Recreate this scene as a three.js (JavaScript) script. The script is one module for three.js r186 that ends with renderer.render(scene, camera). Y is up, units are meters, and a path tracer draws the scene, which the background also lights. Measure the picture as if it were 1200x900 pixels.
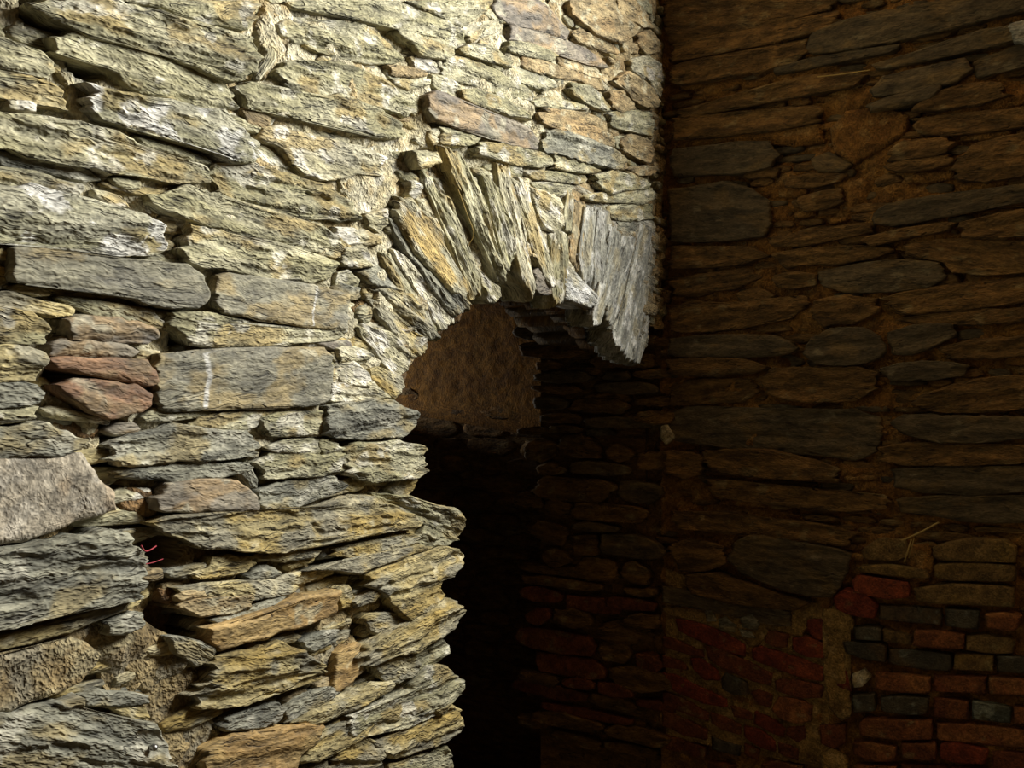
import * as THREE from 'three';
import { mergeGeometries } from 'three/addons/utils/BufferGeometryUtils.js';
import { RectAreaLightUniformsLib } from 'three/addons/lights/RectAreaLightUniformsLib.js';

// ---------- camera, sky, daylight, exposure ----------
// Corner of the two walls stands at x = 0, z = 0; the lit wall runs along -x, the dark wall along +z.
const EYE = 1.55;
const scene = new THREE.Scene();
const camera = new THREE.PerspectiveCamera(2 * Math.atan(450 / 1110) * 180 / Math.PI, 4 / 3, 0.05, 60);
camera.position.set(-2.79, EYE, 1.0965);
camera.lookAt(-2.79 + 0.8625, EYE, 1.0965 - 0.506);
const renderer = new THREE.WebGLRenderer();
renderer.toneMapping = THREE.LinearToneMapping;
renderer.toneMappingExposure = 1.0;
renderer.shadowMap.enabled = true;
scene.background = new THREE.Color(0.75, 0.82, 0.9);
RectAreaLightUniformsLib.init();
// daylight entering by the tall opening in the dark wall, just right of the frame
const WIN = { z0: 1.16, z1: 2.05, y0: 2.5, y1: 3.8 };
const daylight = new THREE.RectAreaLight(new THREE.Color(1.0, 0.98, 0.9), 86, WIN.z1 - WIN.z0, WIN.y1 - WIN.y0);
daylight.position.set(-0.035, (WIN.y0 + WIN.y1) / 2, (WIN.z0 + WIN.z1) / 2);
daylight.lookAt(-2, (WIN.y0 + WIN.y1) / 2, (WIN.z0 + WIN.z1) / 2);
daylight.name = 'opening_daylight';
scene.add(daylight);
// daylight of the far chamber: a low slit in its end wall, out of sight, above a deep sill
const SLIT = { x0: .06, x1: .46, y0: 1.475, y1: 1.575 };
const chamberlight = new THREE.RectAreaLight(new THREE.Color(1.0, 0.95, 0.85), 60, SLIT.x1 - SLIT.x0, SLIT.y1 - SLIT.y0);
chamberlight.position.set((SLIT.x0 + SLIT.x1) / 2, (SLIT.y0 + SLIT.y1) / 2, -2.12);
chamberlight.lookAt((SLIT.x0 + SLIT.x1) / 2, (SLIT.y0 + SLIT.y1) / 2, 0);
chamberlight.name = 'slit_daylight';
scene.add(chamberlight);

// ---------- noise ----------
const hash = (x, y, z) => {
  let h = Math.imul(x, 374761393) + Math.imul(y, 668265263) + Math.imul(z, 2147483647 - 1274126177) | 0;
  h = Math.imul(h ^ (h >>> 13), 1274126177); h ^= h >>> 16;
  h = Math.imul(h, 2246822519 | 0); h ^= h >>> 13;
  return (h >>> 0) / 4294967296;
};
const fade = t => t * t * (3 - 2 * t);
function noise(x, y, s = 0) {                       // value noise, 0..1
  const xi = Math.floor(x), yi = Math.floor(y), u = fade(x - xi), v = fade(y - yi);
  const a = hash(xi, yi, s), b = hash(xi + 1, yi, s), c = hash(xi, yi + 1, s), d = hash(xi + 1, yi + 1, s);
  return a + (b - a) * u + (c - a) * v + (a - b - c + d) * u * v;
}
const fbm = (x, y, s = 0, o = 4) => { let r = 0, a = 0.5, t = 0; for (let i = 0; i < o; i++) { r += a * noise(x, y, s + i * 17); t += a; a *= 0.5; x *= 2.03; y *= 2.03; } return r / t; };
const smooth = (a, b, x) => { const t = Math.min(1, Math.max(0, (x - a) / (b - a))); return t * t * (3 - 2 * t); };
function rng(seed) { let s = seed >>> 0; return () => { s = s + 0x6D2B79F5 | 0; let t = Math.imul(s ^ s >>> 15, 1 | s); t = t + Math.imul(t ^ t >>> 7, 61 | t) ^ t; return ((t ^ t >>> 14) >>> 0) / 4294967296; }; }

// ---------- materials: stone grain as textures, stone colours as vertex colours ----------
function grainTexture(size, fn, srgb) {
  const data = new Uint8Array(size * size * 4);
  for (let y = 0; y < size; y++) for (let x = 0; x < size; x++) {
    const v = Math.max(0, Math.min(255, Math.round(255 * fn(x / size, y / size)))), k = (y * size + x) * 4;
    data[k] = data[k + 1] = data[k + 2] = v; data[k + 3] = 255;
  }
  const t = new THREE.DataTexture(data, size, size, THREE.RGBAFormat);
  t.wrapS = t.wrapT = THREE.RepeatWrapping; t.magFilter = THREE.LinearFilter; t.minFilter = THREE.LinearMipmapLinearFilter; t.generateMipmaps = true;
  if (srgb) t.colorSpace = THREE.SRGBColorSpace;
  t.needsUpdate = true;
  return t;
}
// periodic noise so that the grain tiles
const pnoise = (x, y, px, py, s) => { const xi = Math.floor(x), yi = Math.floor(y), u = fade(x - xi), v = fade(y - yi), m = (a, n) => ((a % n) + n) % n;
  const a = hash(m(xi, px), m(yi, py), s), b = hash(m(xi + 1, px), m(yi, py), s), c = hash(m(xi, px), m(yi + 1, py), s), d = hash(m(xi + 1, px), m(yi + 1, py), s);
  return a + (b - a) * u + (c - a) * v + (a - b - c + d) * u * v; };
const pf = (x, y, fx, fy, s, o = 4) => { let r = 0, a = 0.5, t = 0; for (let i = 0; i < o; i++) { r += a * pnoise(x * fx, y * fy, fx, fy, s + i * 31); t += a; a *= 0.6; fx *= 2; fy *= 2; } return r / t; };
const crack = (x, y) => { const n = pf(x, y + .04 * pf(x, y, 5, 5, 77, 2), 5, 44, 81, 3); return (1 - smooth(0, .035, Math.abs(n - .5))) * smooth(.42, .6, pf(x, y, 9, 18, 91, 2)); };
const schistG = (x, y) => { const w = 0.05 * pf(x, y, 4, 4, 5, 3); return 0.5 * pf(x, y + w, 8, 40, 11, 4) + 0.3 * pf(x, y, 60, 160, 23, 2) + 0.2 * pf(x, y, 14, 14, 37, 4); };
const gritG = (x, y) => 0.55 * pf(x, y, 24, 24, 41, 5) + 0.45 * pf(x, y, 120, 120, 53, 2);
const schistColor = grainTexture(1024, (x, y) => 0.80 + 1.15 * (schistG(x, y) - 0.5) - 0.30 * crack(x, y), true);
const schistBump = grainTexture(1024, (x, y) => 0.55 + (schistG(x, y) - 0.5) * 1.8 - 0.35 * crack(x, y));
const gritColor = grainTexture(1024, (x, y) => 0.80 + 0.95 * (gritG(x, y) - 0.5), true);
const gritBump = grainTexture(1024, (x, y) => 0.5 + (gritG(x, y) - 0.5) * 1.8);
const REP = 1 / 0.45;                                // one tile of grain is 45 cm
for (const t of [schistColor, schistBump, gritColor, gritBump]) t.repeat.set(REP, REP);
const mat = (map, bump, bs, rough, extra = {}) => new THREE.MeshStandardMaterial({ vertexColors: true, map, bumpMap: bump, bumpScale: bs, roughness: rough, side: THREE.DoubleSide, ...extra });
const M = {
  schist: mat(schistColor, schistBump, 0.006, 0.92),
  slate: mat(schistColor, schistBump, 0.003, 0.8),
  grit: mat(gritColor, gritBump, 0.005, 0.97),
  brick: mat(gritColor, gritBump, 0.003, 0.85),
  glaze: mat(gritColor, gritBump, 0.003, 0.5),
  plaster: mat(gritColor, gritBump, 0.002, 0.96),
};
for (const [k, m] of Object.entries(M)) m.name = k;
const C = h => { const c = new THREE.Color(h); return [c.r, c.g, c.b]; };
// kind of stone: body, streak, stain, lichen colours; share of streak, stain, lichen; relief in metres; edge rounding; material; grain isotropic?
const K = {
  G: { a: C('#bdb89a'), b: C('#99946f'), c: C('#aa9560'), l: C('#dcd8c6'), sb: .5, sc: .26, sl: .24, A: .020, e: .005, m: M.schist },
  W: { a: C('#b1ae98'), b: C('#8f8c6c'), c: C('#a3925e'), l: C('#f0efe9'), sb: .45, sc: .2, sl: .5, A: .016, e: .006, m: M.schist },
  C: { a: C('#cfc9ae'), b: C('#aaa37e'), c: C('#b9a36c'), l: C('#ece8dc'), sb: .4, sc: .25, sl: .35, A: .016, e: .006, m: M.schist },
  S: { a: C('#a19f8c'), b: C('#7f7f74'), c: C('#a6976c'), l: C('#c2bfae'), sb: .5, sc: .25, sl: .25, A: .016, e: .005, m: M.schist },
  N: { a: C('#98947e'), b: C('#838072'), c: C('#a59264'), l: C('#b3ad95'), sb: .5, sc: .34, sl: .2, A: .006, e: .005, m: M.slate },
  P: { a: C('#938a78'), b: C('#7b7268'), c: C('#a48a62'), l: C('#b4ae97'), sb: .5, sc: .33, sl: .28, A: .010, e: .005, m: M.slate },
  R: { a: C('#916f52'), b: C('#7a5b42'), c: C('#8f7c5c'), l: C('#aa9e86'), sb: .5, sc: .3, sl: .16, A: .006, e: .006, m: M.slate },
  B: { a: C('#8a6d46'), b: C('#6c5030'), c: C('#9a8050'), l: C('#a89a78'), sb: .5, sc: .3, sl: .05, A: .01, e: .008, m: M.grit },
  O: { a: C('#b5a27a'), b: C('#9a8660'), c: C('#b3976a'), l: C('#cdc4a4'), sb: .45, sc: .3, sl: .25, A: .014, e: .005, m: M.schist },
  T: { a: C('#bb9e68'), b: C('#a98852'), c: C('#c5a970'), l: C('#c9be9a'), sb: .5, sc: .3, sl: .15, A: .007, e: .007, m: M.slate },
  Y: { a: C('#bdaf80'), b: C('#b09650'), c: C('#98978a'), l: C('#d2c8a4'), sb: .45, sc: .42, sl: .25, A: .020, e: .005, m: M.schist },
  U: { a: C('#c4bfa2'), b: C('#b3a67c'), c: C('#c9a95c'), l: C('#d9d4be'), sb: .4, sc: .42, sl: .2, A: .006, e: .009, m: M.schist },
  H: { a: C('#c2c1b8'), b: C('#9a9a92'), c: C('#b5ae94'), l: C('#efefec'), sb: .4, sc: .2, sl: .5, A: .010, e: .009, m: M.schist },
  V: { a: C('#b3a996'), b: C('#a19a8c'), c: C('#b09c80'), l: C('#c8c0b0'), sb: .4, sc: .35, sl: .3, A: .010, e: .012, m: M.plaster, iso: 1 },
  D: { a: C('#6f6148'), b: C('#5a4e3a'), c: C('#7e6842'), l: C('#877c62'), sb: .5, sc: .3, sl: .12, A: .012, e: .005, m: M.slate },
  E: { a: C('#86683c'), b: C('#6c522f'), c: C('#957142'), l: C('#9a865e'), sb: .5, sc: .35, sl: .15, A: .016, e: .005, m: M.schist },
  M: { a: C('#d8d0b2'), b: C('#c5b78e'), c: C('#b99f6a'), l: C('#ebe6d2'), sb: .4, sc: .2, sl: .3, A: .010, e: .008, m: M.grit, iso: 1 },
  L: { a: C('#b8985c'), b: C('#9d7e48'), c: C('#806238'), l: C('#c4a872'), sb: .4, sc: .25, sl: .25, A: .008, e: .010, m: M.grit, iso: 1 },
  Q: { a: C('#9c7036'), b: C('#82592a'), c: C('#a87d40'), l: C('#b08c55'), sb: .4, sc: .3, sl: .2, A: .014, e: .018, m: M.grit, iso: 1 },
  X: { a: C('#967242'), b: C('#7a5a30'), c: C('#a88c5a'), l: C('#bca87c'), sb: .4, sc: .3, sl: .2, A: .018, e: .018, m: M.grit, iso: 1 },
  br: { a: C('#93412a'), b: C('#783222'), c: C('#a4522e'), l: C('#927250'), sb: .4, sc: .3, sl: .06, A: .003, e: .004, m: M.brick, iso: 1 },
  bt: { a: C('#a2653c'), b: C('#885030'), c: C('#b27a48'), l: C('#b09a6e'), sb: .4, sc: .35, sl: .1, A: .003, e: .004, m: M.brick, iso: 1 },
  bd: { a: C('#85492c'), b: C('#6c3a24'), c: C('#935c34'), l: C('#947a56'), sb: .4, sc: .3, sl: .06, A: .003, e: .004, m: M.brick, iso: 1 },
  bo: { a: C('#94794a'), b: C('#785f38'), c: C('#9c7f42'), l: C('#ac9a66'), sb: .4, sc: .35, sl: .1, A: .005, e: .005, m: M.brick, iso: 1 },
  bk: { a: C('#565041'), b: C('#444238'), c: C('#6e5636'), l: C('#8c9488'), sb: .4, sc: .25, sl: .12, A: .003, e: .004, m: M.glaze, iso: 1 },
  bg: { a: C('#59635c'), b: C('#464e4a'), c: C('#6c6850'), l: C('#a8b4aa'), sb: .4, sc: .2, sl: .4, A: .003, e: .004, m: M.glaze, iso: 1 },
  Z: { a: C('#ad9a70'), b: C('#927c54'), c: C('#979280'), l: C('#c6b890'), sb: .45, sc: .38, sl: .25, A: .016, e: .008, m: M.grit, iso: 1 },
  I: { a: C('#b5b4a6'), b: C('#92928a'), c: C('#aaa184'), l: C('#d9d8d0'), sb: .5, sc: .25, sl: .4, A: .014, e: .005, m: M.schist },
  J: { a: C('#b3ad98'), b: C('#8c8570'), c: C('#9c8456'), l: C('#d4d0c2'), sb: .5, sc: .35, sl: .35, A: .018, e: .006, m: M.schist },
  lp: { a: C('#a8782e'), b: C('#946626'), c: C('#855a22'), l: C('#b08440'), sb: .45, sc: .22, sl: .12, A: .008, e: .012, m: M.plaster, iso: 1 },
};

// ---------- one stone from its outline on the wall face ----------
// pts: flat [u, v, ...] in metres on the wall (u along, v up); p: how far its face stands out; back: how deep it reaches
const mixc = (o, c, t) => { o[0] += (c[0] - o[0]) * t; o[1] += (c[1] - o[1]) * t; o[2] += (c[2] - o[2]) * t; };
function tint(k, x, y, s, tone) {
  const o = [...k.a], fx = k.iso ? 34 : 9, fy = k.iso ? 34 : 55;
  mixc(o, k.b, smooth(1 - k.sb - .25, 1 - k.sb + .25, fbm(x * fx, y * fy, s + 3, 4) * 1.15 - .07) * .85);
  mixc(o, k.c, smooth(.66 - k.sc * .45, .80 - k.sc * .45, fbm(x * 13, y * (k.iso ? 13 : 26), s + 71, 4)) * .75);
  mixc(o, k.l, smooth(.72 - k.sl * .4, .80 - k.sl * .4, fbm(x * 26, y * 34, s + 131, 5)) * .8);
  const t = tone * (0.93 + 0.14 * noise(x * 90, y * 140, s + 9));
  return [o[0] * t, o[1] * t, o[2] * t];
}
function stoneGeo(pts, kind, p, back, cell, seed, opt = {}) {
  const k = K[kind], lam = !k.iso && k.m !== M.slate ? 1 : k.iso ? 0 : .35, n = pts.length / 2, R = rng(seed * 7919 + 13), s = seed % 9973;
  let cx = 0, cy = 0, per = 0;
  for (let i = 0; i < n; i++) { const j = (i + 1) % n, l = Math.hypot(pts[2 * j] - pts[2 * i], pts[2 * j + 1] - pts[2 * i + 1]); cx += l * (pts[2 * i] + pts[2 * j]) / 2; cy += l * (pts[2 * i + 1] + pts[2 * j + 1]) / 2; per += l; }
  cx /= per; cy /= per;
  let sxx = 0, sxy = 0, syy = 0;
  for (let i = 0; i < n; i++) { const j = (i + 1) % n; for (let q = 0; q < 6; q++) { const t = (q + .5) / 6, x = pts[2 * i] + (pts[2 * j] - pts[2 * i]) * t - cx, y = pts[2 * i + 1] + (pts[2 * j + 1] - pts[2 * i + 1]) * t - cy, l = Math.hypot(pts[2 * j] - pts[2 * i], pts[2 * j + 1] - pts[2 * i + 1]); sxx += l * x * x; sxy += l * x * y; syy += l * y * y; } }
  let th = 0.5 * Math.atan2(2 * sxy, sxx - syy);
  if (Math.min(sxx, syy) / Math.max(sxx, syy) > 0.5 && Math.abs(sxy) < 0.3 * Math.max(sxx, syy)) th = 0;
  const co = Math.cos(th), si = Math.sin(th), P = [];
  let v0 = 1e9, v1 = -1e9, u0 = 1e9, u1 = -1e9;
  for (let i = 0; i < n; i++) { const x = pts[2 * i] - cx, y = pts[2 * i + 1] - cy, u = x * co + y * si, v = -x * si + y * co; P.push([u, v]); v0 = Math.min(v0, v); v1 = Math.max(v1, v); u0 = Math.min(u0, u); u1 = Math.max(u1, u); }
  const H = v1 - v0, L = u1 - u0;
  const rows = Math.max(5, Math.min(90, Math.ceil(H / cell))), cols = Math.max(6, Math.min(150, Math.ceil(L / cell / 1.25)));
  const edge = (u, v) => { let m = 1e9; for (let i = 0; i < n; i++) { const a = P[i], b = P[(i + 1) % n], dx = b[0] - a[0], dy = b[1] - a[1], t = Math.max(0, Math.min(1, ((u - a[0]) * dx + (v - a[1]) * dy) / (dx * dx + dy * dy + 1e-12))), q = Math.hypot(u - a[0] - t * dx, v - a[1] - t * dy); if (q < m) m = q; } return m; };
  const bev = Math.min(k.e, H * .32), ox = R() * 40, oy = R() * 40, tiltU = (R() - .5) * .05, tiltV = (R() - .5) * .12 + (opt.tilt || 0), tone = 0.9 + 0.2 * R();
  const A = Math.min(k.A, H * .28) * (opt.rough || 1);
  const pos = [], col = [], uv = [], idx = [];
  const put = (u, v, z, extraV) => {
    if (lam) {                                        // laminae break off at different lengths, edges are ragged
      const end = Math.max(0, Math.abs(u) / (L / 2) - .55) / .45, top = Math.max(0, Math.abs(v) / (H / 2) - .4) / .6;
      u += lam * end * Math.min(.016, L * .07) * (noise(v * 170 + oy, 3.5, s + 91) - .5) * 2;
      v += lam * top * Math.min(.006, H * .12) * (fbm(u * 34 + ox, v > 0 ? 1.5 : 8.5, s + 93, 3) - .5) * 2;
    }
    const wob = k.m === M.brick || k.m === M.glaze ? .0012 : .0028;
    const uu = u + wob * (fbm(u * 60 + ox, v * 60 + oy, s + 5, 2) - .5) * 2, vv = v + wob * (fbm(u * 60 + ox, v * 60 + oy, s + 6, 2) - .5) * 2;
    pos.push(cx + uu * co - vv * si, cy + uu * si + vv * co, z);
    const c = tint(k, u + ox, v + extraV + oy, s, tone);
    if (opt.vein) { const w = opt.vein, X = pos[pos.length - 3], Y = pos[pos.length - 2]; let m = 1; for (let q = 0; q + 3 < w.length; q += 2) { const dx = w[q + 2] - w[q], dy = w[q + 3] - w[q + 1], tt = Math.max(0, Math.min(1, ((X - w[q]) * dx + (Y - w[q + 1]) * dy) / (dx * dx + dy * dy))); m = Math.min(m, Math.hypot(X - w[q] - tt * dx, Y - w[q + 1] - tt * dy)); } mixc(c, [.72, .71, .66], 1 - smooth(opt.veinW * .5, opt.veinW, m)); }
    col.push(c[0], c[1], c[2]);
    uv.push(u + ox, v + extraV + oy);
  };
  for (let i = 0; i <= rows; i++) {
    const v = v0 + H * Math.min(.985, Math.max(.015, i / rows));
    let lo = 1e9, hi = -1e9;
    for (let e = 0; e < n; e++) { const a = P[e], b = P[(e + 1) % n]; if ((a[1] <= v) !== (b[1] <= v)) { const t = (v - a[1]) / (b[1] - a[1]), u = a[0] + t * (b[0] - a[0]); lo = Math.min(lo, u); hi = Math.max(hi, u); } }
    if (lo > hi) { lo = -L * .1; hi = L * .1; }
    for (let j = 0; j <= cols; j++) {
      const u = lo + (hi - lo) * j / cols, e = edge(u, v), q = Math.min(1, e / bev), round = Math.sqrt(Math.max(0, 1 - (1 - q) * (1 - q)));
      const x = u + ox, y = v + oy;
      let h;
      if (k.iso) h = fbm(x * 26, y * 26, s, 5) - .5;
      else {
        const bend = .012 * (fbm(x * 5, y * 9, s + 41, 3) - .5);
        const f = fbm(x * 4.5, (y + bend) * 46, s, 4) * 5.2, fl = Math.floor(f), st = fl + smooth(.72, .98, f - fl);
        h = (st / 5.2 - .5) * 1.25 + .35 * (fbm(x * 30, y * 90, s + 19, 3) - .5) + .5 * (fbm(x * 9, y * 14, s + 29, 2) - .5);
      }
      put(u, v, p - bev * .95 * (1 - round) + A * h * (.35 + .65 * q) + tiltU * u * .6 + tiltV * v, 0);
    }
  }
  const at = (i, j) => i * (cols + 1) + j;
  for (let i = 0; i < rows; i++) for (let j = 0; j < cols; j++) idx.push(at(i, j), at(i, j + 1), at(i + 1, j + 1), at(i, j), at(i + 1, j + 1), at(i + 1, j));
  const loop = [];
  for (let j = 0; j < cols; j++) loop.push(at(0, j));
  for (let i = 0; i < rows; i++) loop.push(at(i, cols));
  for (let j = cols; j > 0; j--) loop.push(at(rows, j));
  for (let i = rows; i > 0; i--) loop.push(at(i, 0));
  let prev = loop;
  const rings = opt.rings || 3;
  for (let r = 1; r <= rings; r++) {
    const cur = [], t = r / rings;
    for (const q of loop) {
      const dx = pos[3 * q] - cx, dy = pos[3 * q + 1] - cy, u = dx * co + dy * si, v = -dx * si + dy * co, zb = pos[3 * q + 2];
      const sh = 1 - t * (opt.taper === undefined ? .06 : opt.taper) + .05 * (noise(u * 40 + ox, v * 40 + t * 6, s + 77) - .5);
      cur.push(pos.length / 3); put(u * sh, v * (sh + (opt.ledge || 0)), zb + (back - zb) * t, (zb - back) * t);
    }
    for (let q = 0; q < loop.length; q++) { const a = prev[q], b = prev[(q + 1) % loop.length], c = cur[q], d = cur[(q + 1) % loop.length]; idx.push(a, c, b, b, c, d); }
    prev = cur;
  }
  const ce = pos.length / 3; put(0, 0, back, 0);
  for (let q = 0; q < prev.length; q++) idx.push(prev[q], ce, prev[(q + 1) % prev.length]);
  const g = new THREE.BufferGeometry();
  g.setAttribute('position', new THREE.Float32BufferAttribute(pos, 3));
  g.setAttribute('color', new THREE.Float32BufferAttribute(col, 3));
  g.setAttribute('uv', new THREE.Float32BufferAttribute(uv, 2));
  g.setIndex(idx); g.computeVertexNormals();
  return g;
}
function mesh(name, g, m, parent) {
  const o = new THREE.Mesh(g, m); o.name = name; o.castShadow = o.receiveShadow = true; (parent || scene).add(o); return o;
}
const used = {};
const numbered = n => { const c = used[n] = (used[n] || 0) + 1; return c === 1 ? n : n + '_' + String(c - 1).padStart(3, '0'); };
function thing(o, label, category, group) { o.name = numbered(o.name); o.userData = { label, category }; if (group) o.userData.group = group; return o; }
function structure(o, label, category) { o.userData = { kind: 'structure', label, category }; return o; }
const inside = (pts, x, y) => { let r = false; for (let i = 0, n = pts.length / 2, j = n - 1; i < n; j = i++) { const yi = pts[2 * i + 1], yj = pts[2 * j + 1]; if ((yi > y) !== (yj > y) && x < (pts[2 * j] - pts[2 * i]) * (y - yi) / (yj - yi) + pts[2 * i]) r = !r; } return r; };
const metres = a => a.map(v => v / 1000);

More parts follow.
